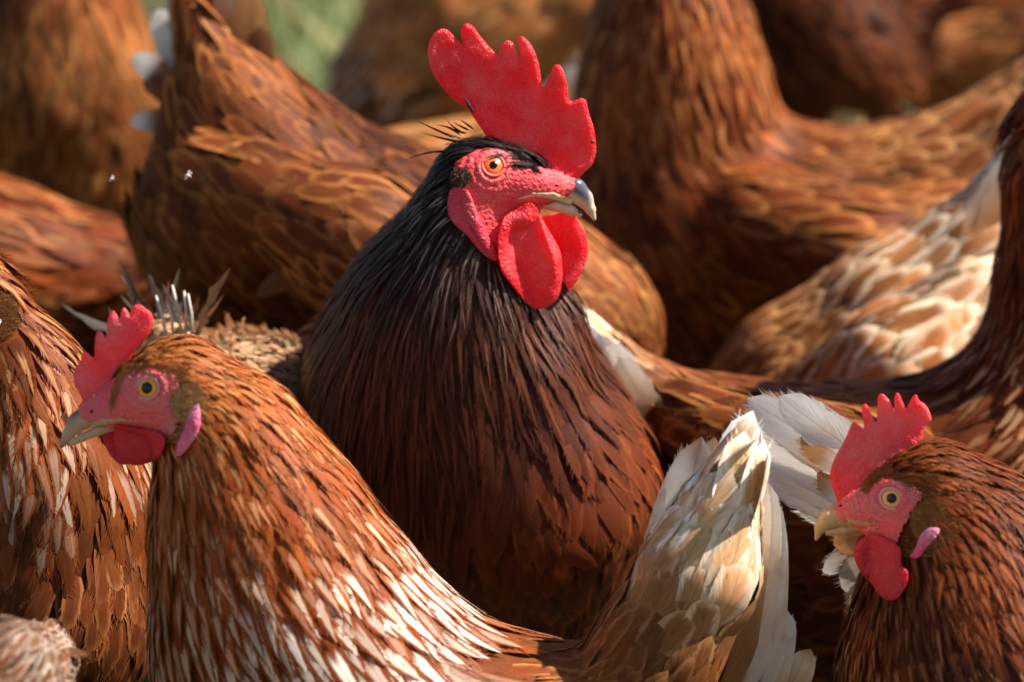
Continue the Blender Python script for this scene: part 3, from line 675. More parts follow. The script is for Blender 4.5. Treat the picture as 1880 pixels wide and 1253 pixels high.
# ------------------------------------------------------------------ head drawings
def lin(x, a, b): return np.clip((x - a) / (b - a), 0, 1)
ROOSTER_HEAD = dict(y=0.0, bk=.35, brist=(.03, .012, .010), stripe=[(925, 258), (950, 284), (972, 303), (992, 318)], sdir=(-.8, -.6), nodes=[(1046, 345, 19), (1000, 338, 34), (950, 325, 48), (895, 322, 58)], cheek=[(955, 385, 34), (885, 385, 46)],
    comb=[(868, 212), (859, 199), (833, 183), (806, 153), (790, 121), (786, 97), (789, 76), (799, 60), (813, 53), (824, 58), (838, 74), (853, 89), (849, 74), (847, 58), (850, 47), (857, 43), (866, 47), (878, 63), (894, 84), (910, 100), (918, 105), (919, 91), (922, 81), (932, 74), (941, 79), (947, 91), (953, 109), (955, 118), (957, 100), (955, 91), (952, 77), (953, 69), (958, 67), (966, 73), (975, 84), (983, 102), (989, 121), (992, 146), (995, 160), (998, 163), (1006, 151), (1013, 133), (1017, 123), (1023, 119), (1030, 123), (1036, 139), (1041, 160), (1042, 181), (1046, 189), (1059, 185), (1068, 181), (1076, 186), (1078, 202), (1084, 221), (1089, 235), (1091, 247), (1094, 272), (1091, 290), (1085, 305), (1070, 317), (1061, 330), (1040, 340), (985, 330), (940, 300), (900, 258)],
    cthick=lambda x, y: 6.0 + 9.0 * lin(y - (215 + (x - 870) * 0.55), -25, 45) ** 1.2, cbend=lambda x, y: 5 * np.sin((x - 800) / 60.0) * lin(320 - y, 60, 250),
    face=[(832, 305), (862, 280), (925, 268), (965, 300), (1005, 318), (1050, 318), (1062, 335), (1045, 357), (1000, 368), (992, 392), (965, 415), (935, 440), (905, 455), (880, 420), (850, 352)],
    beakmask=[(1000, 345), (1100, 300), (1110, 430), (1000, 400)],
    wattle=[(971, 372), (950, 385), (926, 397), (918, 417), (913, 441), (914, 473), (919, 497), (934, 518), (952, 540), (964, 557), (982, 568), (1001, 567), (1020, 554), (1028, 540), (1033, 508), (1032, 481), (1028, 459), (1016, 438), (1004, 418), (993, 399), (984, 380)],
    wattle_far=[(985, 395), (1026, 393), (1036, 385), (1054, 390), (1064, 408), (1075, 425), (1080, 448), (1080, 470), (1071, 496), (1057, 521), (1039, 541), (1025, 549), (1005, 530), (990, 470)],
    wt=11.0, ww=27, wb=lambda x, y: 10 * np.exp(-(((x - 1004 - (y - 440) * 0.28) / 9) ** 2)) * lin(520 - y, 0, 60) + 12 * np.sin(lin(y, 390, 560) * 3.14) - 14 * lin(x, 985, 1035) ** 2 + 0.0,
    lobe=[(827, 346), (820, 374), (823, 397), (834, 414), (857, 433), (871, 452), (889, 471), (906, 481), (914, 480), (913, 464), (903, 443), (890, 420), (878, 394), (867, 364), (856, 348), (841, 344)], lw=46, lobe2=[(853, 350), (862, 352), (874, 385), (886, 415), (902, 444), (913, 468), (911, 480), (898, 470), (880, 448), (862, 415), (850, 385), (848, 362)],
    tuft=((845, 326), 19, (.16, .10, .075), 620, (.1, .6)), eye=(906, 305.5), ri=17.0, rp=7.2, ew=49, nostril=(1018, 342), nw=30,
    ub=[(985, 350, 10), (1030, 346, 17), (1055, 350, 20), (1072, 365, 15.5), (1084, 385, 9.5), (1091, 402, 3.5)], lb=[(985, 374, 7), (1020, 378, 10), (1046, 386, 9.5), (1064, 394, 5)],
    gape=[(952, 367, 1.8), (980, 359, 3.2), (1015, 361, 5.5), (1045, 370, 6)], gw=24, gx=1075, gl=100,
    bcol=lambda x, y: np.array([.62, .47, .30])[None] * (1 - lin(x * .62 - y, 291, 304))[:, None] + np.array([.07, .066, .085])[None] * lin(x * .62 - y, 291, 304)[:, None] + np.array([.5, .45, .36])[None] * (lin(x, 1078, 1092) * lin(x * .62 - y, 291, 304))[:, None],
    bcol2=const((.62, .46, .27)), mface=MFACE_R, mcomb=MCOMB_R, mwat=MCOMB_R, mlobe=MLOBE_R, miris=MIRIS_O, mlid=MLID_R)
HEN2_HEAD = dict(y=-0.24, brist=(.46, .19, .07), stripe=[(206, 752), (212, 720), (222, 695), (245, 675)], sdir=(.45, -.9), nodes=[(163, 757, 19), (200, 748, 34), (250, 728, 52), (300, 708, 66)], cheek=[(255, 765, 30), (312, 772, 42)],
    comb=[(148, 722), (138, 709), (136, 693), (138, 676), (148, 668), (151, 653), (155, 646), (161, 650), (170, 659), (175, 657), (175, 639), (177, 617), (181, 606), (188, 613), (197, 625), (197, 606), (199, 588), (204, 575), (208, 571), (213, 579), (222, 591), (223, 577), (226, 565), (231, 569), (240, 582), (243, 567), (250, 560), (260, 562), (268, 569), (277, 575), (281, 587), (279, 604), (269, 619), (255, 632), (240, 652), (228, 690), (215, 735), (190, 750), (160, 748)],
    cthick=lambda x, y: 5.0 + 9.0 * lin(y + (x - 140) * 0.62, 690, 760), cbend=lambda x, y: -8 * np.sin((y - 560) / 50.0) * lin(720 - y, 40, 140),
    face=[(205, 700), (240, 686), (262, 678), (300, 678), (328, 692), (338, 720), (334, 748), (342, 772), (330, 795), (300, 800), (270, 800), (215, 790), (185, 778), (150, 770), (142, 745), (165, 722)],
    beakmask=[(210, 745), (100, 730), (90, 840), (210, 800)],
    wattle=[(211, 776), (225, 782), (260, 787), (290, 789), (306, 797), (310, 810), (305, 829), (291, 843), (270, 852), (250, 856), (231, 850), (218, 836), (212, 815), (211, 795)],
    wattle_far=[(184, 792), (200, 788), (230, 795), (245, 840), (236, 854), (221, 855), (207, 846), (194, 826), (187, 808)], ww=22,
    wb=lambda x, y: 6 * np.sin(lin(y, 780, 860) * 3.14) + 0.0 * x,
    lobe=[(371, 736), (376, 760), (375, 782), (366, 802), (350, 824), (335, 839), (326, 832), (330, 815), (338, 800), (345, 780), (352, 760), (360, 745)], lw=66,
    tuft=((350, 740), 36, (.66, .36, .15), 2000, (.7, .5)), eye=(274.7, 712), ri=17.5, rp=9.6, ew=52, erot=-0.4, nostril=(175, 756), nw=22,
    ub=[(205, 765, 11), (165, 763, 19), (143, 775, 17), (126, 797, 11.5), (113, 819, 4.5)], lb=[(215, 783, 7), (180, 791, 8.5), (150, 804, 8), (131, 815, 4.5)],
    gape=[(256, 774, 1.8), (225, 771, 3.2), (195, 774, 4.8), (172, 780, 5)], gw=26, gx=120, gl=110,
    bcol=lambda x, y: np.array([.46, .31, .20])[None] * (1 - .6 * lin(330 * 0 + (175 - x) * .6 - (y - 745), -12, 6))[:, None] * (1 - .6 * lin(y, 806, 822))[:, None],
    bcol2=const((.50, .35, .21)), mface=MFACE_H, mcomb=MCOMB_H, mwat=MWAT_H, mlobe=MLOBE_H, miris=MIRIS_Y, mlid=MLID)
HEN_HEAD = dict(y=-0.22, brist=(.32, .12, .04), stripe=[(1585, 905), (1592, 890), (1605, 876), (1630, 862)], sdir=(.45, -.9), nodes=[(1546, 940, 20), (1585, 930, 34), (1635, 915, 50), (1685, 900, 64)], cheek=[(1615, 960, 30), (1675, 968, 44)],
    comb=[(1533, 908), (1526, 886), (1524, 871), (1529, 851), (1536, 836), (1548, 816), (1558, 796), (1563, 782), (1568, 775), (1574, 780), (1589, 792), (1587, 776), (1583, 755), (1585, 745), (1590, 742), (1595, 753), (1603, 769), (1608, 782), (1612, 764), (1613, 744), (1612, 728), (1619, 723), (1628, 731), (1636, 742), (1640, 757), (1643, 769), (1644, 752), (1643, 731), (1647, 721), (1652, 728), (1657, 741), (1664, 755), (1671, 739), (1678, 727), (1683, 726), (1685, 736), (1699, 744), (1705, 755), (1711, 771), (1700, 779), (1695, 792), (1690, 812), (1670, 850), (1630, 880), (1600, 905), (1570, 930), (1545, 930)],
    cthick=lambda x, y: 5.0 + 9.0 * lin(y + (x - 1530) * 0.5, 880, 950), cbend=lambda x, y: 8 * np.sin((y - 720) / 50.0) * lin(880 - y, 40, 140),
    face=[(1535, 905), (1575, 903), (1600, 884), (1640, 878), (1682, 898), (1704, 925), (1695, 955), (1700, 975), (1665, 1005), (1640, 1000), (1600, 988), (1560, 960), (1535, 945)],
    beakmask=[(1580, 930), (1480, 900), (1480, 1010), (1580, 985)],
    wattle=[(1595, 978), (1579, 990), (1567, 1004), (1565, 1018), (1570, 1036), (1582, 1057), (1597, 1070), (1604, 1085), (1615, 1095), (1628, 1098), (1641, 1088), (1653, 1068), (1658, 1048), (1653, 1038), (1643, 1031), (1648, 1008), (1640, 995), (1624, 986), (1605, 978)],
    wattle_far=[(1575, 985), (1600, 980), (1625, 990), (1630, 1020), (1615, 1050), (1595, 1050), (1578, 1030), (1570, 1005)], ww=22,
    wb=lambda x, y: 6 * np.sin(lin(y, 980, 1095) * 3.14) + 0.0 * x,
    lobe=[(1717, 963), (1714, 977), (1688, 1003), (1677, 1022), (1656, 1019), (1671, 1004), (1678, 980), (1694, 963)], lw=58,
    tuft=((1704, 955), 42, (.42, .17, .055), 2600, (.7, .4)), eye=(1632, 913.6), ri=16.5, rp=8.4, ew=50, nostril=(1546, 929), nw=19,
    ub=[(1580, 950, 11), (1548, 945, 18), (1521, 952, 17), (1506, 969, 11), (1499, 989, 4)], lb=[(1590, 966, 7), (1550, 974, 9), (1520, 978, 6)],
    gape=[(1611, 973, 2.5), (1588, 962, 5), (1560, 960, 7)], gw=24, gx=1500, gl=90,
    bcol=lambda x, y: np.tile(np.array([.54, .32, .16]), (len(x), 1)), bcol2=const((.52, .30, .14)),
    mface=MFACE_H, mcomb=MCOMB_H, mwat=MWAT_H, mlobe=MLOBE_H, miris=MIRIS_P, mlid=MLID)

# ------------------------------------------------------------------ ground
def ground():
    m, nt, pb = newmat('trodden_earth')
    tc = N(nt, 'ShaderNodeTexCoord').outputs['Object']
    a = N(nt, 'ShaderNodeTexNoise', ins={'Vector': tc, 'Scale': 3.0, 'Detail': 6.0}).outputs[0]
    b = N(nt, 'ShaderNodeTexNoise', ins={'Vector': tc, 'Scale': 60.0, 'Detail': 5.0}).outputs[0]
    c = MIX(nt, SS(nt, a, .4, .62), (0.10, 0.07, 0.04, 1), (0.10, 0.115, 0.035, 1))
    c = MIX(nt, SS(nt, b, .45, .7), c, (0.20, 0.15, 0.08, 1))
    nt.links.new(c, pb.inputs['Base Color']); pb.inputs['Roughness'].default_value = 0.95
    nt.links.new(N(nt, 'ShaderNodeBump', ins={'Height': b, 'Strength': .6, 'Distance': .02}).outputs[0], pb.inputs['Normal'])
    n = 60; xs = np.linspace(-1, 1, n); X, Y = np.meshgrid(np.sign(xs) * np.abs(xs) ** 3 * 120, np.sign(xs) * np.abs(xs) ** 3 * 120 + 2, indexing='ij')
    Z = -0.004 + 0.0 * X
    idx = np.arange(n * n).reshape(n, n); Q = np.stack([idx[:-1, :-1], idx[1:, :-1], idx[1:, 1:], idx[:-1, 1:]], -1).reshape(-1, 4)
    g = mesh_obj('ground', np.stack([X, Y, Z], -1).reshape(-1, 3), Q, None, m); g['kind'] = 'structure'
    g['label'] = 'trodden earth of the run under the flock'; g['category'] = 'ground'
    r = np.random.default_rng(5); M = 42000
    y = np.where(r.random(M) < .35, r.uniform(-0.8, 1.5, M), r.uniform(1.5, 7.5, M)); x = r.uniform(-1, 1, M) * (0.6 + 0.17 * (y + 3.4))
    h = r.uniform(0.03, 0.10, M) * np.where(y > 1.5, 1.25, 0.7); th = r.uniform(0, 6.28, M); ln = r.uniform(0.1, 0.9, M) * h; ph = r.uniform(0, 6.28, M)
    wv = np.stack([np.cos(th), np.sin(th), 0 * th], 1) * r.uniform(.0012, .003, M)[:, None]; ld_ = np.stack([np.cos(ph), np.sin(ph), 0 * ph], 1) * ln[:, None]
    b0 = np.stack([x, y, np.full(M, -.004)], 1); mid = b0 + ld_ * .35; mid[:, 2] += h * .6; tip = b0 + ld_; tip[:, 2] += h
    V = np.stack([b0 - wv, b0 + wv, mid + wv * .8, mid - wv * .8, tip], 1).reshape(-1, 3); o5 = np.arange(M)[:, None] * 5
    dry = r.random(M) < 0.28
    cg = np.where(dry[:, None], np.array([.36, .30, .13]), np.array([.10, .17, .035])) * r.uniform(.6, 1.4, M)[:, None]
    mg = simple_mat('grass_blade', (1, 1, 1), 0.5, 0.3, True, 0.2, 50)
    go = mesh_obj('grass', V, o5 + np.array([[0, 1, 2, 3]]), o5 + np.array([[3, 2, 4]]), mg, None, None, dict(colA=np.repeat(cg, 5, 0)))
    go['kind'] = 'stuff'; go['label'] = 'green and straw coloured grass of the run behind the hens'; go['category'] = 'grass'
ground()

CAMDIR = np.array([0, -1.0, 0.25])
W1 = (.84, .80, .73); T1 = (.52, .26, .095); T2 = (.22, .075, .023); W2 = (.80, .65, .46)
def tails(root, specs, y, width, face=CAMDIR, dy=-0.004, name='tail_feather', ragged=0.0, mat=None, shp=0.1, wk=1.35, blotp=0.45, nb=44, fr=1.0):
    for i, (rx, ry, tx, ty, wpx, bend, stops, inner) in enumerate(specs):
        flight(name, root, P(rx, ry, y + dy * i), P(tx, ty, y + dy * i + 0.004), wpx * mpp(y) * wk, nrm(face + np.array([0.12 * math.sin(i * 2.1), 0, 0.08 * math.cos(i * 1.7)])), stops, bend, shp=shp, inner=inner, ragged=ragged, mat=mat, blot=T1, bp=blotp, nb=nb, fr=fr)

# ------------------------------------------------------------------ the rooster
rooster, _ = bird('rooster', 'dark brown rooster with tall red comb and hanging red wattles, centre of the flock', 'rooster', ROOSTER_HEAD,
    [[(866, 335, 0, 62, 'rcrown'), (844, 410, .004, 80, 'rnape'), (818, 540, .02, 148, 'rhack'), (822, 690, .05, 232, 'rhack2'), (875, 850, .075, 262, 'rbreast'), (895, 1000, .10, 225, 'rbelly'), (860, 1060, .28, 190, 'rbelly'), (800, 1000, .42, 100, 'rbelly')],
     [(800, 620, .07, 150, 'rhack2'), (712, 775, .16, 205, 'rhack2'), (700, 800, .34, 170, 'rbelly'), (660, 700, .48, 80, 'rhack')],
     [(955, 500, .03, 60, 'rnape'), (1000, 600, .03, 66, 'rhack'), (1005, 690, .03, 72, 'rbreast')],
     [(965, 710, .015, 105, 'rbreast'), (975, 890, .035, 200, 'rbreast'), (950, 1040, .08, 185, 'rbelly')]],
    seed=11, res=0.006, mats=(MFR, MFB), cover=6.0, group=None, legpos=(860, 1000, .2, 1, ''))

# ------------------------------------------------------------------ the hens
HM = (MF, MFS)
hen2, _ = bird('hen', 'hen with white streaked neck and amber eye, pale tail raised, front left', 'hen', HEN2_HEAD,
    [[(338, 702, -.24, 72, 'h2crown'), (418, 800, -.24, 114, 'h2neck'), (460, 930, -.24, 165, 'h2neck'), (508, 1070, -.24, 205, 'h2hack'), (590, 1210, -.24, 222, 'h2hack2'), (740, 1350, -.24, 222, 'h2body'), (950, 1392, -.24, 214, 'h2body'), (1120, 1335, -.24, 140, 'h2body'), (1185, 1240, -.24, 75, 'h2body')],
     [(1120, 1345, -.24, 125, 'h2body'), (1205, 1200, -.24, 105, 'tailbrown'), (1285, 1050, -.24, 100, 'tailpale'), (1318, 945, -.24, 66, 'tailpale')],
     [(362, 870, -.24, 45, 'h2chest'), (412, 1010, -.24, 98, 'h2chest'), (478, 1210, -.24, 180, 'h2chest'), (560, 1400, -.24, 200, 'h2body')]],
    seed=12, mats=(MF, MFS), cover=6.0, legpos=(800, 1400, -.24, 1, ''))
TW = [(0, T2), (.35, T1), (.6, W2), (1, W1)]; TT = [(0, T2), (.5, T1), (.8, W2), (.93, W1), (1, T1)]; TB = [(0, T2), (.6, T2), (1, T1)]
TL = [(0, T2), (.35, T1), (.55, W2), (.72, T1), (.86, W2), (1, W1)]
TIPS = [(1412, 905), (1406, 880), (1388, 860), (1364, 838), (1338, 816), (1312, 803), (1288, 803)]
TR = [(0, T2), (.4, T1), (.7, T1), (.88, W2), (1, W1)]
tails(hen2, [(1400, 1380, 1488, 1192, 62, .10, [(0, T1), (.6, T1), (.9, W2), (1, T1)], None), (1375, 1370, 1446, 1122, 72, .08, TW, None)] +
    [(1392 - 34 * k, 1290, TIPS[k][0], TIPS[k][1], 84 + 4 * k, .03, [(0, T2), (.4, T1), (.65, W2), (.9, W1), (1, T1)], W1 if k in (0, 1, 6) else None) for k in range(7)], -.212, 100, dy=-0.0022, wk=1.15, blotp=.4, nb=90, fr=.9)

hen3, _ = bird('hen', 'hen with dark chestnut neck and red comb, front right corner', 'hen', HEN_HEAD,
    [[(1712, 892, -.22, 74, 'h3crown'), (1770, 985, -.22, 132, 'h3neck'), (1800, 1110, -.22, 198, 'h3neck'), (1815, 1260, -.22, 255, 'h3hack'), (1960, 1400, -.22, 265, 'brown'), (2250, 1420, -.22, 240, 'brown'), (2450, 1300, -.22, 120, 'brown')]],
    seed=13, cover=5.5, legpos=(2000, 1400, -.22, 1, ''), legyaw=math.pi)
hen4, _ = bird('hen', 'hen hidden behind the front right head, white tail spread to the left', 'hen', None,
    [[(2250, 820, -.04, 80, 'brownneck'), (2180, 980, -.04, 140, 'brownneck'), (2000, 1120, -.03, 215, 'brown'), (1790, 1080, -.03, 170, 'brown'), (1680, 990, -.03, 100, 'palewhite'), (1610, 920, -.03, 60, 'palewhite')]],
    seed=14, near=False, legpos=(1950, 1100, -.03, 1, ''))
G1 = (.45, .41, .36)
tails(hen4, [(1640, 985, 1510, 940, 80, .0, [(0, T1), (.5, W1), (1, W1)], None), (1640, 970, 1455, 905, 85, .0, [(0, T1), (.5, W1), (1, W1)], None), (1640, 960, 1405, 865, 90, .0, [(0, T1), (.4, W1), (1, W1)], None),
    (1640, 945, 1362, 820, 90, .0, [(0, T1), (.4, W1), (1, W1)], None), (1640, 925, 1345, 775, 90, .0, [(0, T1), (.4, W1), (1, W1)], None), (1640, 900, 1372, 732, 85, .0, [(0, T1), (.35, T1), (.6, W1), (1, W1)], None),
    (1640, 880, 1430, 728, 75, .0, [(0, W1), (.5, W1), (1, W1)], None), (1640, 890, 1470, 800, 75, .0, [(0, T1), (.55, W1), (.75, T1), (1, T1)], None), (1640, 930, 1500, 870, 75, .0, [(0, W1), (.7, W1), (.9, T1), (1, T1)], None),
    (1640, 1000, 1510, 1050, 45, -.25, [(0, W2), (1, W1)], None), (1650, 1020, 1545, 1080, 80, -.2, [(0, W2), (1, G1)], None), (1660, 1050, 1570, 1140, 80, -.2, [(0, W2), (1, W2)], None), (1650, 960, 1530, 1000, 70, 0, [(0, T1), (1, T1)], None)], -.06, 100, ragged=0.05, dy=-0.003, blotp=0.10, wk=1.05, nb=160, fr=1.9)
hen5, _ = bird('hen', 'hen with brown back right of the rooster, neck cut by the right edge', 'hen', None,
    [[(1930, 320, .18, 78, 'h3neck'), (1925, 520, .18, 88, 'h3neck'), (1915, 680, .18, 118, 'h3hack'), (1800, 850, .18, 165, 'brown'), (1560, 905, .18, 178, 'brown'), (1320, 860, .18, 160, 'brown'), (1180, 760, .18, 95, 'paleback'), (1120, 670, .18, 48, 'palewhite')],
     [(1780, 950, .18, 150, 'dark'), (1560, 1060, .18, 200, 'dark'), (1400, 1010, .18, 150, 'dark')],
     [(1640, 850, .10, 85, 'wing'), (1440, 840, .08, 100, 'wing'), (1260, 770, .11, 60, 'wing')]],
    seed=15, cover=5.0, ghead=(1950, 225, .18, 0.0, 0.0), legpos=(1650, 900, .18, 1, ''))
tails(hen5, [(1180 + 6 * k, 775, 1072 + 13 * k, 596 + 9 * k + 14 * (k % 2), 42, .08, [(0, T1), (.45, W2), (1, W1)], None) for k in range(6)], .12, 90, ragged=.08, blotp=.2)
hen6, _ = bird('hen', 'orange necked hen with white neck streaks, cut by the left edge', 'hen', None,
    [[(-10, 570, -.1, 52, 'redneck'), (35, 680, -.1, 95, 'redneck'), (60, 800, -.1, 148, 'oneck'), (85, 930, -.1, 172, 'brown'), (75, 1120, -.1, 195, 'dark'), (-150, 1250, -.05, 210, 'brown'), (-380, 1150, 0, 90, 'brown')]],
    seed=16, cover=5.5, ghead=(-92, 520, -.1, -2.6, 0.0), legpos=(0, 1150, -.08, 1, ''))
hen7, _ = bird('hen', 'pale ragged rump of a hen in the bottom left corner', 'hen', None,
    [[(-420, 1200, -.42, 90, 'brownneck'), (-320, 1400, -.42, 190, 'brown'), (-130, 1400, -.42, 180, 'brown'), (-25, 1275, -.42, 125, 'ragged'), (70, 1215, -.33, 60, 'ragged'), (110, 1215, -.27, 25, 'ragged')]],
    seed=17, straight=False, legpos=(-250, 1400, -.42, 1, ''))
hen8, _ = bird('hen', 'scruffy hen with broken tail quills and downy tan back, behind the white streaked neck', 'hen', None,
    [[(560, 950, .3, 60, 'brownneck'), (500, 900, .24, 120, 'tan'), (455, 775, .13, 148, 'fluff'), (350, 720, .10, 95, 'fluff'), (310, 640, .08, 45, 'fluff')]],
    seed=18, straight=False, legpos=(450, 800, .15, 1, ''))
for x0, y0, x1, y1 in ((305, 620, 286, 543), (332, 615, 316, 524), (340, 618, 338, 535), (352, 615, 345, 540), (318, 620, 308, 560)):
    v, q, t = tube([P(x0, y0, .06), P((x0 + x1) / 2 + 3, (y0 + y1) / 2, .06), P(x1, y1, .06)], [.0010, .0010, .0007]); mesh_obj('bare_quill', v, q, t, MQUILL, hen8)
rr = np.random.default_rng(3)
for k in range(28):
    a = rr.uniform(-1.1, 0.8); L_ = rr.uniform(60, 165); x0, y0 = 285 + rr.uniform(-55, 80), 640 + rr.uniform(-25, 25)
    cA = [T2, (.12, .06, .03), (.30, .24, .18), (.10, .07, .05)][k % 4]
    flight('tail_feather', hen8, P(x0, y0, .08), P(x0 + L_ * math.sin(a) - 15, y0 - L_ * math.cos(a), .08 + rr.uniform(-.02, .03)), rr.uniform(5, 18) * mpp(.08), CAMDIR + rr.normal(0, .3, 3), [(0, cA), (1, cA)], rr.uniform(-.5, .5), shp=.6, ragged=.35, rows=12, cols=5)
hen9, _ = bird('hen', 'brown hen with lowered front and raised tail, behind the rooster to the left', 'hen', None,
    [[(1150, 930, .40, 45, 'brownneck'), (1135, 780, .38, 80, 'brownneck'), (1070, 610, .38, 128, 'orange'), (940, 580, .38, 190, 'brown'), (720, 510, .38, 212, 'dark'), (480, 385, .38, 222, 'brown'), (425, 220, .38, 130, 'brown'), (380, 95, .38, 60, 'orange')],
     [(900, 540, .30, 85, 'wing'), (660, 450, .27, 125, 'wing'), (470, 350, .29, 85, 'wing')]],
    seed=19, cover=5.0, ghead=(1175, 1000, .40, -0.2, -0.9), legpos=(800, 520, .38, 1, ''))
B1 = (.42, .36, .30)
flight('wing_feather', hen9, P(470, 545, .26), P(642, 452, .25), 40 * mpp(.26), CAMDIR, [(0, T2), (.75, T2), (.9, W1), (1, W1)], .12, shp=.4)
tails(hen9, [(400, 215, 238, 222, 42, .1, [(0, T2), (.7, T2), (.88, W1), (1, W1)], None), (400, 170, 240, 105, 48, .1, [(0, T2), (.65, T2), (.85, W1), (1, W1)], None), (400, 180, 262, 150, 50, .1, [(0, T2), (1, T2)], None), (400, 160, 285, 20, 70, .1, [(0, T2), (.5, B1), (1, W1)], None), (410, 150, 335, -60, 95, .1, [(0, T2), (.5, B1), (1, W1)], None),
    (420, 160, 385, -80, 85, .1, [(0, T2), (.6, T2), (1, T1)], None), (440, 170, 430, -60, 70, .05, [(0, T2), (.5, T1), (1, W2)], None), (455, 180, 460, -20, 60, .0, [(0, T2), (1, T1)], None), (470, 200, 480, 50, 50, .0, [(0, T2), (1, T2)], None)], .40, 90, wk=1.15, ragged=.05)
hen10, _ = bird('hen', 'tan breasted hen in the top left corner', 'hen', None,
    [[(60, -170, .95, 70, 'brownneck'), (85, -20, .95, 140, 'orange'), (90, 150, .95, 170, 'orange'), (90, 260, .97, 165, 'brown'), (-100, 230, 1.05, 170, 'brown'), (-280, 100, 1.1, 90, 'brown')]],
    seed=20, near=False, ghead=(75, -250, .95, -0.4, 0), legpos=(0, 220, 1.0, 1, ''))
hen11, _ = bird('hen', 'reddish brown backed hen at the left edge below the tan breasted hen', 'hen', None,
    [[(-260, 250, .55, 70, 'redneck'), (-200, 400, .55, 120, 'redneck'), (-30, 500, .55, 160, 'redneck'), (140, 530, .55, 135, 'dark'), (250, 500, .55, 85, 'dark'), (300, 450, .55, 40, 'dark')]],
    seed=21, near=False, ghead=(-280, 170, .55, math.pi, 0), legpos=(0, 500, .55, 1, ''))
hen12, _ = bird('hen', 'white flecked dark hen far back at the top, left of the comb', 'hen', None,
    [[(1200, -220, 1.35, 90, 'speck'), (1080, -40, 1.35, 180, 'tan'), (900, 60, 1.35, 205, 'tan'), (770, 180, 1.35, 160, 'speck'), (660, 240, 1.35, 85, 'speck')]],
    seed=22, near=False, legpos=(850, 100, 1.35, 1, ''))
hen13, _ = bird('hen', 'tall chestnut hen right of the comb, head above the frame', 'hen', None,
    [[(1225, -90, .64, 70, 'brownneck'), (1232, 40, .64, 128, 'redneck'), (1238, 190, .64, 160, 'redneck'), (1255, 400, .64, 192, 'brown'), (1450, 440, .64, 190, 'orange'), (1690, 375, .64, 145, 'paleback'), (1850, 240, .64, 85, 'paleback'), (1960, 110, .64, 45, 'brown')],
     [(1390, 400, .56, 90, 'wing'), (1560, 470, .54, 110, 'wing'), (1750, 395, .56, 60, 'wing')], [(1240, 440, .62, 160, 'brown'), (1290, 580, .64, 160, 'dark'), (1450, 620, .66, 140, 'dark')]],
    seed=23, cover=5.0, ghead=(1225, -170, .64, math.pi, 0), legpos=(1400, 430, .64, 1, ''))
hen14, _ = bird('hen', 'pale buff hen with white edged wing feathers, lowered, right middle', 'hen', None,
    [[(1290, 930, .44, 55, 'brownneck'), (1350, 830, .43, 100, 'brown'), (1480, 735, .42, 158, 'paleback'), (1650, 620, .42, 160, 'pale'), (1790, 490, .42, 120, 'pale'), (1840, 370, .42, 55, 'palewhite'), (1880, 280, .42, 30, 'palewhite')],
     [(1470, 770, .36, 85, 'paleback'), (1640, 670, .33, 105, 'pale'), (1790, 540, .35, 60, 'palewhite')]],
    seed=24, cover=5.0, ghead=(1255, 1010, .44, math.pi, -0.9), legpos=(1600, 650, .42, 1, ''))
tails(hen14, [(1770 + 14 * k, 440 - 6 * k, 1850 + 22 * k, 285 - 22 * k + 30 * (k % 2), 26, .06, [(0, T1), (.4, W2), (1, (W1, W2)[k % 2])], None) for k in range(7)], .36, 90, ragged=.08)
hen15, _ = bird('hen', 'dark brown hen far back at the top right', 'hen', None,
    [[(1400, -180, 1.15, 80, 'dark'), (1440, -20, 1.15, 130, 'dark'), (1520, 100, 1.15, 145, 'dark'), (1620, 110, 1.2, 80, 'dark'), (1680, 40, 1.2, 40, 'dark')]],
    seed=25, near=False, legpos=(1520, 100, 1.15, 1, ''))
hen16, _ = bird('hen', 'far hen with orange lit neck in the top right corner', 'hen', None,
    [[(1660, -120, 1.35, 40, 'orange'), (1668, 40, 1.35, 42, 'orange'), (1720, 120, 1.38, 75, 'orange'), (1830, 100, 1.4, 115, 'dark'), (1960, 0, 1.4, 80, 'dark')]],
    seed=26, near=False, legpos=(1830, 100, 1.4, 1, ''))
hen17, _ = bird('hen', 'tan hen mostly hidden behind the rooster comb and crown', 'hen', None,
    [[(690, 470, .78, 60, 'brownneck'), (745, 375, .78, 118, 'tan'), (880, 350, .78, 125, 'tan'), (980, 270, .78, 80, 'tan'), (1030, 190, .78, 35, 'palewhite')]],
    seed=27, near=False, legpos=(850, 370, .78, 1, ''))
tails(hen17, [(985, 290, 1058, 120, 45, .0, [(0, W2), (1, W1)], None), (970, 290, 1030, 140, 45, .0, [(0, W2), (1, W2)], None)], .76, 60)

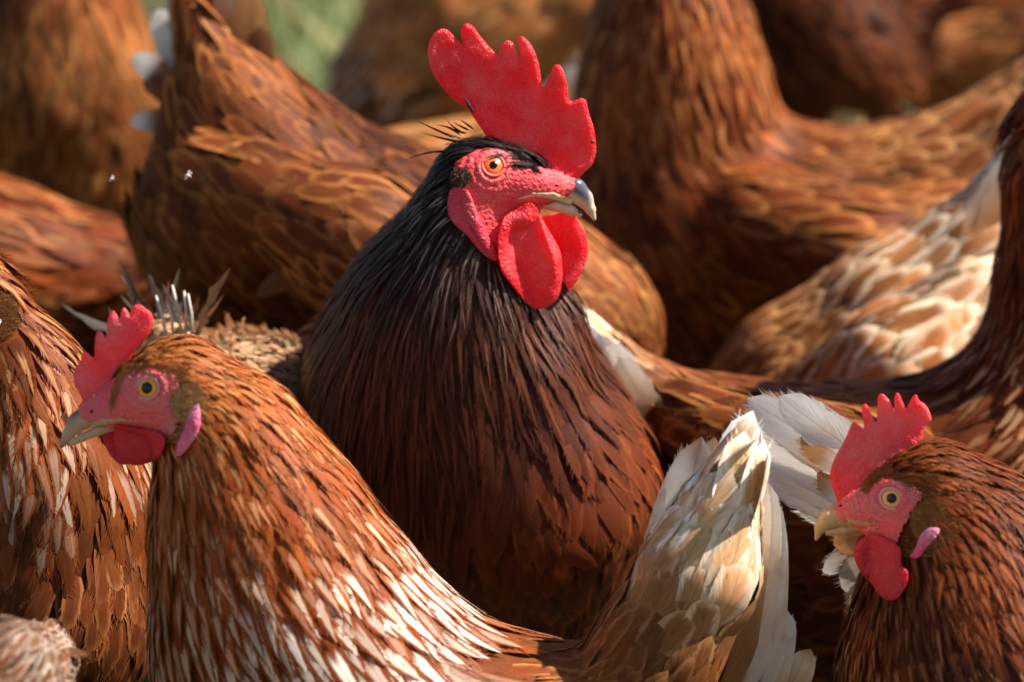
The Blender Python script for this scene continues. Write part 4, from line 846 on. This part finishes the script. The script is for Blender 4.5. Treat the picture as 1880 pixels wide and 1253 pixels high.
# ------------------------------------------------------------------ small things
rng = np.random.default_rng(99)
def crest(rx, ry, tx, ty, w=9, y=0.0):
    tx, ty = rx + (tx - rx) * .82, ry + (ty - ry) * .82
    flight('crest_feather', rooster, P(rx, ry, y), P(tx, ty, y), w * mpp(0), CAMDIR + rng.normal(0, .2, 3), [(0, (.014, .010, .010)), (1, (.020, .012, .010))], rng.uniform(-.55, .3), shp=1.0, rows=10, cols=5, mat=MFR)
for a in ((835, 255, 748, 215), (840, 262, 756, 238), (846, 250, 790, 226), (852, 245, 812, 214), (862, 240, 826, 222), (845, 280, 722, 297), (855, 262, 782, 246), (858, 245, 818, 230), (870, 238, 838, 216), (850, 256, 800, 238)):
    crest(*a, w=rng.uniform(3, 5), y=rng.uniform(-.012, .006))
def lump(name, pts, parent, mat):
    b = Body()
    for i in range(len(pts) - 1): b.add(P(*pts[i][:3]), P(*pts[i + 1][:3]), pts[i][3] * mpp(0), pts[i + 1][3] * mpp(0), 'dark', 'dark')
    lo, hi = b.bounds(); lo = lo + .017; hi = hi - .017
    V, q = surfnets(b.sdf, lo, hi, .0005); return mesh_obj(name, V, q, None, mat, parent)
lump('scab', [(855, 183, -.004, 2.0), (861, 194, -.004, 3.4), (868, 205, -.004, 3.0)], rooster, MDARK)
lump('speck', [(1087, 261, -.003, 3.0), (1090, 262, -.003, 2.4)], rooster, MDARK)
lump('speck', [(1063, 389, -.004, 2.6), (1066, 391, -.004, 2.2)], rooster, MDARK)
for i, (x, y_, s_, lab) in enumerate(((345, 322, 1.0, 'larger pale winged insect hovering before the brown hen'), (205, 328, .7, 'smaller pale insect hovering at the left before the tan hen'))):
    c = P(x, y_, .05); m0 = mpp(.05) * s_
    ins_ = thing('flying_insect', c, lab, 'insect', 'insects in the air')
    v, q, t = tube([c + RV * -6 * m0, c, c + RV * 6 * m0 - UV * 3 * m0], [.8 * m0, 2.2 * m0, .8 * m0]); mesh_obj('insect_body', v, q, t, MQUILL, ins_)
    for dx, dyy in ((3, 10), (-6, -8), (8, 6)):
        flight('insect_wing', ins_, c, c + RV * dx * m0 + UV * dyy * m0, 4 * m0, CAMDIR, [(0, W2), (1, W1)], 0, rows=5, cols=3)
